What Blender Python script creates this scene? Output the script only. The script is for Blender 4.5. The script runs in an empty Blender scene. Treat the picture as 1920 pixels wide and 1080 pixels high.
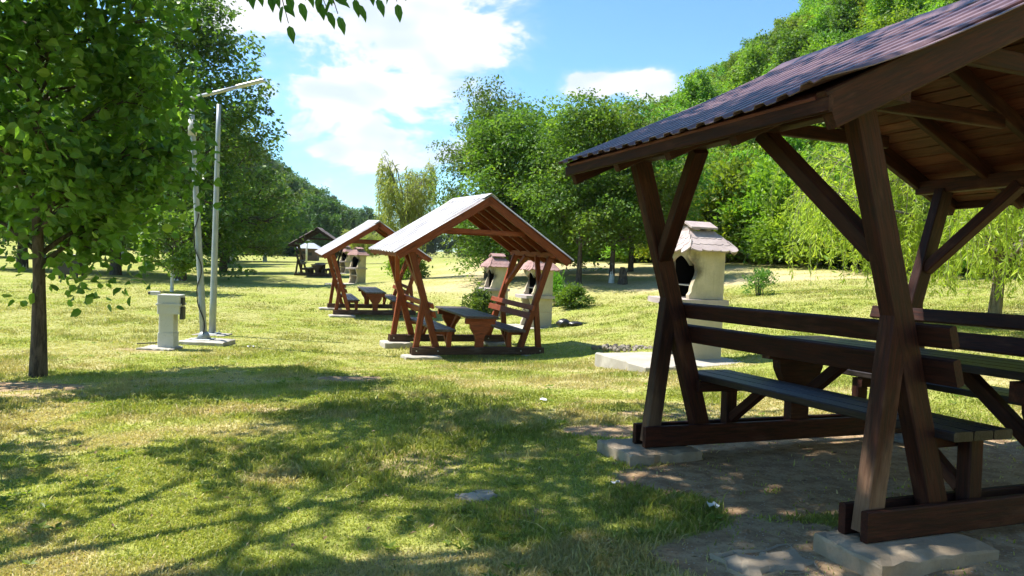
import bpy, math, random
import numpy as np
from mathutils import Matrix, Vector
PI = math.pi
R = math.radians
scene = bpy.context.scene
col = scene.collection

# ------------------------------------------------------------------ camera
CZ = 1.35
F_PX, HOR, ROLL = 1419.7, 475.67, 0.0401
pitch = math.atan((540 - HOR) / F_PX)
c_, s_ = math.cos(pitch), math.sin(pitch)
up0 = Vector((0, s_, c_)); fw = Vector((0, c_, -s_)); xh = Vector((1, 0, 0))
right = xh * math.cos(ROLL) + up0 * math.sin(ROLL)
up = up0 * math.cos(ROLL) - xh * math.sin(ROLL)
cam_d = bpy.data.cameras.new('camera'); cam = bpy.data.objects.new('camera', cam_d); col.objects.link(cam)
cam_d.sensor_width = 36; cam_d.lens = F_PX / 1920 * 36; cam_d.clip_start = 0.05; cam_d.clip_end = 6000
m = Matrix.Identity(4)
for i in range(3):
    m[i][0], m[i][1], m[i][2] = right[i], up[i], -fw[i]
m[2][3] = CZ
cam.matrix_world = m
scene.camera = cam

# ------------------------------------------------------------------ sun, sky, exposure
SUN_EL, SUN_AZ = R(59), R(-80)          # azimuth measured from +Y (view direction) towards +X
sun_dir = Vector((math.cos(SUN_EL) * math.sin(SUN_AZ), math.cos(SUN_EL) * math.cos(SUN_AZ), math.sin(SUN_EL)))
sd = bpy.data.lights.new('sun', 'SUN'); sd.energy = 5.0; sd.angle = R(0.53); sd.color = (1.0, 0.955, 0.87)
sun = bpy.data.objects.new('sun', sd); col.objects.link(sun); sun.location = (-20, 0, 30)
sun.rotation_euler = (-sun_dir).to_track_quat('-Z', 'Y').to_euler()
scene.view_settings.view_transform = 'Standard'; scene.view_settings.look = 'None'
scene.view_settings.exposure = 1.12; scene.view_settings.gamma = 1.0
scene.view_settings.use_curve_mapping = False
cy = scene.cycles
cy.use_denoising = True
cy.max_bounces = 4; cy.diffuse_bounces = 2; cy.glossy_bounces = 2; cy.transmission_bounces = 2; cy.transparent_max_bounces = 4
cy.caustics_reflective = False; cy.caustics_refractive = False
cy.sample_clamp_indirect = 8
cy.use_adaptive_sampling = True; cy.adaptive_threshold = 0.03


class NT:
    """small node-tree helper"""
    def __init__(s, tree): s.t = tree; s.n = tree.nodes; s.l = tree.links
    def a(s, typ, **kw):
        n = s.n.new(typ)
        for k, v in kw.items():
            if k == 'i':
                for kk, vv in v.items():
                    sock = n.inputs[kk]
                    if hasattr(vv, 'is_output'): s.l.new(vv, sock)
                    else: sock.default_value = vv
            else: setattr(n, k, v)
        return n
    def math(s, op, a, b=0.0, c=0.0, clamp=False):
        n = s.a('ShaderNodeMath', operation=op, use_clamp=clamp)
        for i, v in enumerate((a, b, c)):
            if hasattr(v, 'is_output'): s.l.new(v, n.inputs[i])
            else: n.inputs[i].default_value = v
        return n.outputs[0]
    def mix(s, fac, a, b, blend='MIX'):
        n = s.a('ShaderNodeMix', data_type='RGBA', blend_type=blend)
        for sock, v in ((n.inputs[0], fac), (n.inputs[6], a), (n.inputs[7], b)):
            if hasattr(v, 'is_output'): s.l.new(v, sock)
            elif isinstance(v, (int, float)): sock.default_value = v
            else: sock.default_value = (*v, 1)
        return n.outputs[2]
    def ramp(s, fac, lo, hi, smooth=True):
        n = s.a('ShaderNodeMapRange', interpolation_type='SMOOTHSTEP' if smooth else 'LINEAR', i={'From Min': lo, 'From Max': hi})
        s.l.new(fac, n.inputs['Value']); return n.outputs[0]
    def noise(s, vec, scale, detail=4, rough=0.55, dist=0.0):
        n = s.a('ShaderNodeTexNoise', i={'Scale': scale, 'Detail': detail, 'Roughness': rough, 'Distortion': dist})
        if vec is not None: s.l.new(vec, n.inputs['Vector'])
        return n.outputs['Fac']
    def mapping(s, vec, scale=(1, 1, 1), loc=(0, 0, 0)):
        n = s.a('ShaderNodeMapping', i={'Scale': scale, 'Location': loc}); s.l.new(vec, n.inputs['Vector']); return n.outputs[0]
    def bump(s, h, strength, dist):
        n = s.a('ShaderNodeBump', i={'Strength': strength, 'Distance': dist}); s.l.new(h, n.inputs['Height']); return n.outputs[0]


world = bpy.data.worlds.new('World'); scene.world = world; world.use_nodes = True
w = NT(world.node_tree)
w.n.clear()
sky = w.a('ShaderNodeTexSky', sky_type='NISHITA', sun_disc=False, sun_elevation=SUN_EL, sun_rotation=SUN_AZ,
          air_density=1.0, dust_density=0.15, ozone_density=2.2, altitude=600)
tc = w.a('ShaderNodeTexCoord').outputs['Generated']
sep = w.a('ShaderNodeSeparateXYZ'); w.l.new(tc, sep.inputs[0])
az = w.math('ARCTAN2', sep.outputs[0], sep.outputs[1])
el = w.math('ARCSINE', sep.outputs[2])
n1 = w.noise(w.mapping(tc, (1, 1, 2.0)), 7.0, 5, 0.60, 0.25)
n2 = w.noise(w.mapping(tc, (1, 1, 1.8), (3.1, 1.7, 0.4)), 9.0, 2, 0.55)
nn = w.math('ADD', w.math('MULTIPLY', n1, 0.8), 0.08)
# cumulus banks: azimuth, elevation (deg), half widths (deg), weight
BANKS = [(-9.6, 12.0, 7.0, 3.6, 0.275), (-19, 17.0, 7, 2.6, 0.22), (-4.6, 15.4, 6.5, 2.3, 0.235), (-4.5, 19.2, 5.5, 1.2, 0.22), (-11.5, 6.6, 6.5, 2.2, 0.26), (-14, 10.5, 6, 2.2, 0.15),
         (5.2, 12.4, 1.7, 1.2, 0.36), (9.3, 12.7, 3.0, 1.3, 0.36), (14, 18, 6, 5, -0.14), (3.5, 17, 3.5, 3, -0.10),
         (65, 18, 30, 5, 0.22), (-80, 20, 35, 5, 0.22)]
tot = None
for (a0, e0, wa, we, k) in BANKS:
    da = w.math('DIVIDE', w.math('SUBTRACT', az, R(a0)), R(wa)); de = w.math('DIVIDE', w.math('SUBTRACT', el, R(e0)), R(we))
    r2 = w.math('ADD', w.math('MULTIPLY', da, da), w.math('MULTIPLY', de, de))
    g = w.math('MULTIPLY', w.math('EXPONENT', w.math('MULTIPLY', r2, -0.9)), k)
    tot = g if tot is None else w.math('ADD', tot, g)
dens = w.math('ADD', nn, tot)
mask = w.ramp(dens, 0.64, 0.72)
shade = w.ramp(n2, 0.44, 0.62)
ccol = w.mix(shade, (5.3, 5.35, 5.4), (3.9, 4.4, 5.2))
thin = w.ramp(dens, 0.56, 0.72)
skyc = w.mix(w.math('MULTIPLY', thin, 0.3), w.mix(1.0, sky.outputs[0], (0.74, 1.04, 1.18), 'MULTIPLY'), (4.6, 4.9, 5.2))
skyout = w.mix(w.math('MULTIPLY', mask, 0.94), skyc, ccol)
bg = w.a('ShaderNodeBackground', i={'Strength': 0.10}); w.l.new(skyout, bg.inputs[0])
wo = w.a('ShaderNodeOutputWorld'); w.l.new(bg.outputs[0], wo.inputs[0])


# ------------------------------------------------------------------ numpy noise + terrain height
def _hash(ix, iy, seed):
    h = (ix.astype(np.int64) * 374761393 + iy.astype(np.int64) * 668265263 + seed * 1442695041) & 0x7fffffff
    h = ((h ^ (h >> 13)) * 1274126177) & 0x7fffffff
    return ((h ^ (h >> 16)) & 0xffff) / 65535.0
def vnoise(x, y, seed=0):
    ix, iy = np.floor(x), np.floor(y); fx, fy = x - ix, y - iy
    fx = fx * fx * (3 - 2 * fx); fy = fy * fy * (3 - 2 * fy)
    a, b = _hash(ix, iy, seed), _hash(ix + 1, iy, seed); c, d = _hash(ix, iy + 1, seed), _hash(ix + 1, iy + 1, seed)
    return (a * (1 - fx) + b * fx) * (1 - fy) + (c * (1 - fx) + d * fx) * fy
def fbm(x, y, seed=0, oct=4):
    s, amp, t = 0, 1, 0
    for o in range(oct):
        s = s + amp * vnoise(x * 2 ** o + 17.3 * o, y * 2 ** o - 9.1 * o, seed + o); t += amp; amp *= 0.5
    return s / t
def sstep(v, a, b):
    t = np.clip((v - a) / (b - a), 0, 1); return t * t * (3 - 2 * t)

CP = np.array([(.85, 5.25, .095), (1.6, 3.25, .185), (2.3, 2.95, .19), (.6, 4.2, .07), (2.3, 4.4, .10), (1.3, 3, .09), (2.4, 2.6, .13), (1.6, 6.5, .05), (0, 0, .06), (0, 3, .05), (-2, 3, -.01), (-5.56, 8.9, -.34), (-5.8, 12.75, -.5), (-6.1, 15.4, -.55),
   (-.3, 13.4, -.55), (-1.2, 15.4, -.53), (-4.3, 22.9, -.76), (-4.7, 24.8, -.68), (2.7, 10.6, -.06), (.82, 20, -.58), (-.38, 23.6, -.61), (-8.2, 40, -.58), (-11.7, 53, -.5), (-5.4, 38, -.15),
   (2.63, 30, .27), (3.97, 30, .3), (8, 12.5, .38), (11, 36, 1.25), (13.5, 30, 1.25), (11.1, 20, .82), (4.9, 24, .1), (8.6, 26, .75), (6.65, 20, .5), (1.5, 19.5, -.48), (1.7, 23, -.25),
   (-12, 27, -.5), (-16, 36, -.56), (-19, 33, -.54), (-11.7, 45, -.45), (-24, 90, -.45), (-28, 75, -.6), (-5, 55, .4), (-60, 60, -.5), (-40, 20, -.6), (-20, 5, -.3), (0, -10, .1), (10, -5, .3),
   (-10, -10, 0), (14, 8, .7), (-8, 4, -.2), (-1.87, 9, -.2), (.5, 9, -.15), (30, 60, 2.2), (0, 100, .2), (-120, 100, -.5), (20, 0, .9), (60, 10, 1.5), (-60, -30, -.3), (0, -60, 0), (60, -40, 1), (-10, 150, -.4)])
def _mq(d2): return np.sqrt(d2 + 2.0 ** 2)
_n = len(CP); _A = np.zeros((_n + 1, _n + 1))
_d2 = ((CP[:, None, :2] - CP[None, :, :2]) ** 2).sum(-1)
_A[:_n, :_n] = _mq(_d2) - 0.15 * np.eye(_n); _A[:_n, _n] = 1; _A[_n, :_n] = 1
_sol = np.linalg.solve(_A, np.r_[CP[:, 2], 0])
HB_Y = np.array([-50, 0, 18, 36, 60, 100, 200, 400, 1500.]); HB_X = np.array([26, 21, 17, 12.5, 3, -2, -6, -16, -60.])
def ground_z(x, y):
    x = np.asarray(x, float); y = np.asarray(y, float)
    sh = x.shape; X = x.ravel(); Y = y.ravel()
    z = np.full(X.shape, _sol[_n])
    for i in range(_n):
        z += _sol[i] * _mq((X - CP[i, 0]) ** 2 + (Y - CP[i, 1]) ** 2)
    r = np.hypot(X, Y)
    k = sstep(r, 90, 170); z = z * (1 - k) - 0.4 * k
    s = (X - np.interp(Y, HB_Y, HB_X)) * 0.93                      # wooded hillside, right of the valley
    s = np.maximum(s, 0); hh = 0.93 * np.where(s < 6, s * s / 12, s - 3)
    hh = 95 * (1 - np.exp(-hh / 95.)) 
    z = z + hh
    s2 = np.maximum((-20 - 0.135 * Y) - X, 0) * sstep(Y, 110, 170)  # far hill on the other side
    h2 = 0.90 * np.where(s2 < 10, s2 * s2 / 20, s2 - 5); h2 = 60 * (1 - np.exp(-h2 / 60.))
    z = z + h2
    z = z + 0.035 * (fbm(X * .9, Y * .9, 5, 3) - .5) * np.clip(r / 3, 0, 1) + 0.10 * (fbm(X * .22, Y * .22, 9, 2) - .5) * sstep(r, 16, 30)
    return z.reshape(sh)
def gz(x, y): return float(ground_z(np.array([x]), np.array([y]))[0])

# near gazebo frame, used for the trodden earth under it
NG = dict(loc=(2.3252, 4.4133, -1.1681 + CZ), yaw=.3738, tilt=-.025, roll=.0044)
def ng_uv(x, y):
    dx, dy = x - NG['loc'][0], y - NG['loc'][1]; c, s = math.cos(NG['yaw']), math.sin(NG['yaw'])
    return dx * c + dy * s, -dx * s + dy * c
def dirt_mask(x, y):
    u, v = ng_uv(x, y)
    n = fbm(x * 1.6, y * 1.6, 31, 4) - .5
    d = np.maximum(np.abs(u - .26) / 1.55, np.abs(v + .18) / 1.38)
    m = 1 - sstep(d + n * .75, .72, 1.02)
    for (cx, cy_, rx, ry, k) in ((1.2, 4.3, .62, .42, .95), (1.35, 3.2, .7, .45, .9), (.75, 5.6, .5, .28, .75), (-1.87, 9.0, .42, .36, .85), (-5.6, 8.0, 1.3, .45, .75), (-2.2, 6.4, .7, .25, .5), (1.2, 6.3, .5, .2, .6),
                             (.1, 3.75, .35, .25, .55), (-.55, 4.7, .55, .4, .5), (-3.0, 11.0, 1.3, .35, .45), (-4.6, 7.3, 1.5, .3, .55), (-6.3, 12.4, .6, .3, .6)):
        q = ((x - cx) / rx) ** 2 + ((y - cy_) / ry) ** 2
        m = np.maximum(m, k * (1 - sstep(q + n * 1.6, .35, 1.15)))
    return m
def dry_mask(x, y):
    a = fbm(x * .55 + 3, y * .8, 77, 4); b = fbm(x * 2.3, y * 2.3, 91, 3)
    m = np.clip(sstep(a * .7 + b * .3, .46, .58) + .8 * sstep(b, .58, .68), 0, 1)
    # mown hay on the bank beneath the wood
    return np.maximum(m * (.85 - .45 * sstep(y, 8, 15)), 1.7 * hay_mask(x, y))
def hay_mask(x, y):
    return sstep(y + .15 * x + 5 * (fbm(x * .2, y * .2, 3, 3) - .5), 25.5, 28.5) * sstep(x, -9, 0) * (1 - .75 * sstep(x - np.interp(y, HB_Y, HB_X), -3.5, -.5)) * (.45 + .55 * sstep(fbm(x * .35, y * .9, 13, 3), .38, .55))

# ------------------------------------------------------------------ materials
def mat(name):
    m = bpy.data.materials.new(name); m.use_nodes = True
    t = NT(m.node_tree); t.n.clear()
    out = t.a('ShaderNodeOutputMaterial'); return m, t, out
def pbsdf(t, out, base, rough=0.6, spec=0.4, normal=None, metal=0.0):
    b = t.a('ShaderNodeBsdfPrincipled')
    for k, v in (('Base Color', base), ('Roughness', rough), ('Specular IOR Level', spec), ('Metallic', metal)):
        if hasattr(v, 'is_output'): t.l.new(v, b.inputs[k])
        else: b.inputs[k].default_value = (*v, 1) if isinstance(v, tuple) else v
    if normal is not None: t.l.new(normal, b.inputs['Normal'])
    t.l.new(b.outputs[0], out.inputs[0]); return b
def objco(t): return t.a('ShaderNodeTexCoord').outputs['Object']
def rnd(t): return t.a('ShaderNodeObjectInfo').outputs['Random']

def wood(name, c1, c2, worn, wear=0.4, rough=0.5, foot=False):
    m, t, out = mat(name); co = objco(t); r = rnd(t)
    off = t.a('ShaderNodeVectorMath', operation='ADD'); t.l.new(co, off.inputs[0])
    cmb = t.a('ShaderNodeCombineXYZ'); t.l.new(t.math('MULTIPLY', r, 37.), cmb.inputs[0]); t.l.new(t.math('MULTIPLY', r, 11.), cmb.inputs[1]); t.l.new(cmb.outputs[0], off.inputs[1])
    v = off.outputs[0]
    g = t.noise(t.mapping(v, (2.0, 28, 28)), 3.0, 6, .6, .6)
    g2 = t.noise(t.mapping(v, (1.2, 5, 5)), 2.2, 4, .6)
    cc = t.mix(t.ramp(g, .35, .65), c1, c2)
    cc = t.mix(t.math('MULTIPLY', t.ramp(g2, .52, .72), wear), cc, worn)
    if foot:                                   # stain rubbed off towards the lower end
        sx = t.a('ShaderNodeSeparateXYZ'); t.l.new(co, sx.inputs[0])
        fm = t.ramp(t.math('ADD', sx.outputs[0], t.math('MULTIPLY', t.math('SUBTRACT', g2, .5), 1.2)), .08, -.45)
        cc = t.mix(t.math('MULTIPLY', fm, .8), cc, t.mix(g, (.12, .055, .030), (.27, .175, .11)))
    hs = t.a('ShaderNodeHueSaturation'); t.l.new(cc, hs.inputs['Color']); t.l.new(t.math('ADD', t.math('MULTIPLY', r, .55), .72), hs.inputs['Value'])
    knots = t.a('ShaderNodeTexVoronoi', i={'Scale': 2.2}); t.l.new(t.mapping(v, (1, 3.2, 3.2)), knots.inputs['Vector'])
    kd = t.ramp(knots.outputs['Distance'], .04, .12)
    cc = t.mix(kd, t.mix(.6, hs.outputs[0], (.01, .006, .004)), hs.outputs[0])
    rg = t.math('ADD', t.math('MULTIPLY', g, .25), rough - .12)
    g3 = t.noise(t.mapping(v, (1.0, 11, 11)), 2.0, 4, .6, .4)
    cc = t.mix(t.math('MULTIPLY', t.ramp(g3, .50, .68), .55), cc, t.mix(.65, cc, (.006, .003, .002)))
    pbsdf(t, out, cc, rg, .22, t.bump(t.math('ADD', g, g3), .45, .005)); return m
M = {}
M['near'] = wood('dark_brown_stained_timber', (.020, .0050, .0029), (.049, .0118, .0060), (.115, .045, .025), .5, .66)
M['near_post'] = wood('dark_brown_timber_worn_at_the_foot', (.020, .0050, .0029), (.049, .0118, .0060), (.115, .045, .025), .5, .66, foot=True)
M['near_top'] = wood('dark_weathered_board', (.014, .009, .009), (.03, .02, .018), (.07, .06, .058), .4, .42)
M['red'] = wood('red_brown_stained_timber', (.14, .030, .012), (.235, .057, .023), (.25, .11, .065), .25, .5)
M['red_top'] = wood('weathered_board', (.05, .034, .034), (.10, .075, .075), (.17, .15, .15), .5, .42)
M['beam'] = wood('weathered_ground_beam', (.06, .030, .02), (.12, .065, .045), (.2, .16, .13), .55, .6)
M['old'] = wood('old_dark_timber', (.03, .02, .016), (.06, .042, .034), (.12, .1, .09), .4, .6)

def roofmat(name, c1, c2, rough, spec):
    m, t, out = mat(name); co = objco(t)
    n = t.noise(t.mapping(co, (1, 1, 1)), 2.4, 5, .6); n2 = t.noise(t.mapping(co, (1.2, 22, 1.2)), 2, 3, .6)
    cc = t.mix(t.ramp(n, .38, .66), c1, c2); cc = t.mix(t.math('MULTIPLY', t.ramp(n2, .5, .75), .3), cc, tuple(x * .6 for x in c1))
    sp = t.noise(co, 40, 2, .5)
    cc = t.mix(t.ramp(sp, .70, .76), cc, tuple(min(1, x * 1.8 + .05) for x in c2))
    pbsdf(t, out, cc, t.math('ADD', t.math('MULTIPLY', n, .25), rough - .12), spec, t.bump(n, .1, .003)); return m
M['roof_dark'] = roofmat('dark_brown_roof_sheet', (.115, .064, .074), (.18, .108, .115), .42, .5)
M['roof_pale'] = roofmat('faded_grey_brown_roof_sheet', (.36, .34, .345), (.56, .535, .54), .42, .5)
M['roof_old'] = roofmat('old_brown_roof_sheet', (.14, .10, .085), (.22, .17, .15), .55, .4)

def concrete(name, c1, c2, c3, scale=3.0, rough=.9):
    m, t, out = mat(name); co = t.a('ShaderNodeNewGeometry').outputs['Position']
    n = t.noise(co, scale, 6, .62); n2 = t.noise(co, scale * 14, 3, .6); n3 = t.noise(co, scale * .5, 3, .6)
    cc = t.mix(t.ramp(n, .35, .68), c1, c2); cc = t.mix(t.math('MULTIPLY', t.ramp(n3, .52, .7), .5), cc, c3)
    cc = t.mix(t.math('MULTIPLY', t.ramp(n2, .55, .75), .25), cc, tuple(x * .5 for x in c1))
    h = t.math('ADD', t.math('MULTIPLY', n, .5), t.math('MULTIPLY', n2, .5))
    pbsdf(t, out, cc, rough, .25, t.bump(h, .5, .01)); return m
M['conc'] = concrete('grey_concrete', (.33, .30, .25), (.45, .42, .36), (.25, .205, .15))
M['conc_dirty'] = concrete('earth_stained_concrete', (.27, .21, .145), (.40, .325, .235), (.17, .12, .075), 5)
M['bbq'] = concrete('cream_cast_stone', (.46, .385, .26), (.54, .46, .325), (.36, .315, .235), 2.0)
M['bbq_top'] = concrete('pinkish_grey_cast_stone', (.36, .30, .28), (.46, .39, .37), (.28, .24, .22), 4)
M['tile'] = concrete('pink_grey_roof_tile', (.35, .285, .27), (.46, .385, .365), (.24, .19, .175), 6)
M['tile_red'] = concrete('red_roof_tile', (.28, .165, .15), (.37, .235, .215), (.2, .125, .115), 6)
M['stone'] = concrete('grey_stone', (.33, .28, .22), (.46, .40, .32), (.22, .18, .14), 8)
M['ash'] = concrete('ash_and_rubble', (.18, .15, .12), (.32, .28, .23), (.1, .085, .07), 9)
M['box'] = concrete('pale_grey_cabinet', (.46, .46, .44), (.52, .52, .50), (.40, .39, .36), 2.0, .55)
M['white'] = concrete('whitewash', (.58, .57, .54), (.70, .69, .66), (.42, .40, .36), 5)
def sooty():
    m, t, out = mat('sooty_cream_cast_stone'); co = objco(t); sx = t.a('ShaderNodeSeparateXYZ'); t.l.new(co, sx.inputs[0])
    n = t.noise(co, 3.5, 5, .62); n2 = t.noise(co, 30, 3, .6)
    cc = t.mix(t.ramp(n, .35, .68), (.42, .36, .25), (.54, .46, .325)); cc = t.mix(t.math('MULTIPLY', t.ramp(n2, .55, .75), .25), cc, (.22, .19, .13))
    dx = t.math('ADD', sx.outputs[0], .22); dz = t.math('MULTIPLY', t.math('SUBTRACT', sx.outputs[2], 1.27), .75)
    r = t.math('SQRT', t.math('ADD', t.math('MULTIPLY', dx, dx), t.math('MULTIPLY', dz, dz)))
    k = t.ramp(t.math('ADD', r, t.math('MULTIPLY', t.math('SUBTRACT', n, .5), .35)), .20, .03)
    cc = t.mix(t.math('MULTIPLY', k, .75), cc, (.03, .026, .022))
    st = t.noise(t.mapping(co, (9, 9, .8)), 2., 3, .6); cc = t.mix(t.math('MULTIPLY', t.ramp(st, .52, .7), .3), cc, (.24, .2, .15))
    pbsdf(t, out, cc, .9, .25, t.bump(n2, .4, .006)); return m
M['bbq_hood'] = sooty()
def plain(name, c, rough, spec=.5, metal=0., nscale=6., var=.25):
    m, t, out = mat(name); n = t.noise(objco(t), nscale, 4, .6)
    pbsdf(t, out, t.mix(t.math('MULTIPLY', n, 1.), tuple(x * (1 - var) for x in c), tuple(min(1, x * (1 + var)) for x in c)), rough, spec, None, metal); return m
M['soot'] = plain('soot', (.006, .005, .005), .95, .1)
M['galv'] = plain('galvanised_steel', (.30, .33, .34), .5, .5, .35)
M['lampgrey'] = plain('grey_lamp_housing', (.42, .43, .44), .4, .5, .3)
M['black'] = plain('black_plastic', (.012, .012, .012), .5, .5)
M['bag'] = plain('black_refuse_bag', (.018, .016, .017), .38, .5)
M['dark_metal'] = plain('dark_painted_metal', (.02, .02, .022), .5, .5)
M['bolt'] = plain('zinc_bolt', (.6, .6, .6), .4, .5, .6)
M['grill'] = plain('steel_grate', (.4, .4, .4), .35, .5, .8)
M['hutwall'] = plain('brown_hut_wall', (.13, .08, .06), .8)
M['hutroof'] = plain('grey_hut_roof', (.30, .33, .37), .6)
M['paper'] = plain('white_litter', (.75, .74, .72), .7)

def bark(name, c1, c2):
    m, t, out = mat(name); co = objco(t)
    n = t.noise(t.mapping(co, (9, 9, 2.2)), 2.2, 6, .65, .5)
    pbsdf(t, out, t.mix(t.ramp(n, .35, .65), c1, c2), .9, .2, t.bump(n, .7, .02)); return m
M['bark'] = bark('grey_brown_bark', (.045, .036, .028), (.13, .105, .08))
M['bark2'] = bark('pale_bark', (.10, .085, .065), (.22, .19, .15))

def leafmat(name, dark, light, yell, trans=.35, rough=.5):
    m, t, out = mat(name)
    tone = t.a('ShaderNodeAttribute', attribute_name='tone').outputs['Fac']; r = rnd(t)
    c = t.mix(t.ramp(tone, .0, .75, False), dark, light)
    c = t.mix(t.math('MULTIPLY', t.ramp(tone, .72, 1.0, False), .8), c, yell)
    hs = t.a('ShaderNodeHueSaturation'); t.l.new(c, hs.inputs['Color'])
    t.l.new(t.math('ADD', t.math('MULTIPLY', r, .05), .475), hs.inputs['Hue']); t.l.new(t.math('ADD', t.math('MULTIPLY', r, .5), .75), hs.inputs['Value'])
    b = t.a('ShaderNodeBsdfPrincipled', i={'Roughness': rough, 'Specular IOR Level': .35}); t.l.new(hs.outputs[0], b.inputs['Base Color'])
    tr = t.a('ShaderNodeBsdfTranslucent'); t.l.new(t.mix(1.0, hs.outputs[0], (1.65, 1.7, .62), 'MULTIPLY'), tr.inputs[0])
    mx = t.a('ShaderNodeMixShader', i={0: trans}); t.l.new(b.outputs[0], mx.inputs[1]); t.l.new(tr.outputs[0], mx.inputs[2]); t.l.new(mx.outputs[0], out.inputs[0])
    return m
M['linden'] = leafmat('linden_leaf', (.065, .130, .026), (.13, .225, .040), (.27, .35, .07), .48, .36)
M['hornbeam'] = leafmat('hornbeam_leaf', (.068, .138, .024), (.125, .225, .034), (.23, .32, .047), .46)
M['darkleaf'] = leafmat('dark_leaf', (.060, .125, .032), (.125, .22, .042), (.24, .32, .055), .46)
M['willow'] = leafmat('willow_leaf', (.24, .29, .048), (.36, .41, .065), (.52, .52, .11), .5, .42)
M['hill'] = leafmat('hillside_leaf', (.11, .205, .030), (.20, .32, .040), (.32, .40, .055), .48)
M['ash_leaf'] = leafmat('ash_leaf', (.05, .11, .024), (.09, .17, .034), (.12, .2, .04), .35)
M['shrub'] = leafmat('shrub_leaf', (.12, .22, .028), (.20, .32, .038), (.31, .40, .055), .48)
M['pale_willow'] = leafmat('pale_willow_leaf', (.22, .28, .085), (.34, .40, .13), (.46, .50, .2), .5, .42)
M['far'] = leafmat('far_wood_leaf', (.045, .095, .030), (.085, .155, .040), (.14, .21, .05), .4)

def groundmat():
    m, t, out = mat('lawn_and_earth')
    pos = t.a('ShaderNodeNewGeometry').outputs['Position']
    dirt = t.a('ShaderNodeAttribute', attribute_name='dirt').outputs['Fac']; dry = t.a('ShaderNodeAttribute', attribute_name='dry').outputs['Fac']
    n1 = t.noise(pos, 1.3, 5, .6); n2 = t.noise(pos, 9, 5, .65); n3 = t.noise(pos, 45, 4, .65)
    g = t.mix(t.ramp(n2, .35, .65), (.21, .24, .045), (.32, .34, .075)); g = t.mix(t.math('MULTIPLY', t.ramp(n3, .45, .7), .45), g, (.13, .15, .03))
    g = t.mix(t.math('MULTIPLY', t.ramp(n1, .5, .68), .3), g, (.27, .26, .08))
    dv = t.math('MULTIPLY', dry, t.ramp(t.math('ADD', t.math('MULTIPLY', n2, .6), t.math('MULTIPLY', n3, .4)), .30, .62))
    g = t.mix(dv, g, t.mix(n2, (.40, .315, .165), (.52, .42, .25)))
    e = t.mix(t.ramp(n2, .35, .65), (.25, .16, .09), (.41, .29, .17)); e = t.mix(t.math('MULTIPLY', t.ramp(n3, .5, .7), .5), e, (.11, .08, .055))
    pb = t.a('ShaderNodeTexVoronoi', i={'Scale': 38.}); t.l.new(pos, pb.inputs['Vector'])
    e = t.mix(t.math('SUBTRACT', 1., t.ramp(pb.outputs['Distance'], .10, .22)), e, (.38, .34, .28))
    df = t.ramp(t.math('ADD', dirt, t.math('MULTIPLY', t.math('SUBTRACT', n3, .5), .6)), .25, .7)
    cc = t.mix(df, g, e)
    h = t.math('ADD', t.math('MULTIPLY', n2, .6), t.math('MULTIPLY', n3, .5))
    pbsdf(t, out, cc, .95, .15, t.bump(h, .8, .03)); return m
M['dead_leaf'] = leafmat('dead_leaf', (.12, .07, .035), (.24, .16, .08), (.36, .28, .15), .1)
M['ground'] = groundmat()
def grassmat():
    m, t, out = mat('grass_blade')
    tone = t.a('ShaderNodeAttribute', attribute_name='tone').outputs['Fac']; dry = t.a('ShaderNodeAttribute', attribute_name='dry').outputs['Fac']
    c = t.mix(tone, (.19, .225, .042), (.43, .455, .105)); c = t.mix(dry, c, t.mix(tone, (.40, .33, .15), (.60, .50, .27)))
    b = t.a('ShaderNodeBsdfPrincipled', i={'Roughness': .5, 'Specular IOR Level': .3}); t.l.new(c, b.inputs['Base Color'])
    tr = t.a('ShaderNodeBsdfTranslucent'); t.l.new(t.mix(1., c, (1.3, 1.3, .7), 'MULTIPLY'), tr.inputs[0])
    mx = t.a('ShaderNodeMixShader', i={0: .4}); t.l.new(b.outputs[0], mx.inputs[1]); t.l.new(tr.outputs[0], mx.inputs[2]); t.l.new(mx.outputs[0], out.inputs[0]); return m
M['grass'] = grassmat()

# ------------------------------------------------------------------ object helpers
def tag(o, label=None, cat=None, group=None, kind=None):
    for k, v in (('label', label), ('category', cat), ('group', group), ('kind', kind)):
        if v: o[k] = v
    return o
def empty(name, loc, rz=0., label=None, cat=None, group=None):
    o = bpy.data.objects.new(name, None); col.objects.link(o); o.empty_display_size = .2
    o.location = loc; o.rotation_euler = (0, 0, rz); return tag(o, label, cat, group)
def mesh_np(name, V, F, smooth=False, attrs=None):
    """V (n,3); F: (k,m) int array of equal-size polygons, or a list of polygons"""
    me = bpy.data.meshes.new(name); V = np.asarray(V, np.float32)
    me.vertices.add(len(V)); me.vertices.foreach_set('co', V.ravel())
    if isinstance(F, np.ndarray):
        k, mm = F.shape; loops = F.ravel(); starts = np.arange(0, k * mm, mm)
    else:
        loops = np.fromiter((i for f in F for i in f), np.int64); ln = np.array([len(f) for f in F]); starts = np.r_[0, np.cumsum(ln)[:-1]]
    me.loops.add(len(loops)); me.loops.foreach_set('vertex_index', loops.astype(np.int32))
    me.polygons.add(len(starts)); me.polygons.foreach_set('loop_start', starts.astype(np.int32))
    if attrs:
        for k, v in attrs.items():
            a = me.attributes.new(k, 'FLOAT', 'POINT'); a.data.foreach_set('value', np.asarray(v, np.float32))
    me.update(calc_edges=True)
    me.polygons.foreach_set('use_smooth', np.full(len(me.polygons), bool(smooth)))
    me.validate(); return me
def obj(name, me, material=None, parent=None, matrix=None, loc=None):
    o = bpy.data.objects.new(name, me); col.objects.link(o)
    if material is not None and not me.materials: me.materials.append(material)
    elif material is not None and me.materials[0] != material:
        o.material_slots[0].link = 'OBJECT'; o.material_slots[0].material = material
    if parent is not None: o.parent = parent
    if matrix is not None: o.matrix_local = matrix
    if loc is not None: o.location = loc
    return o
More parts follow.
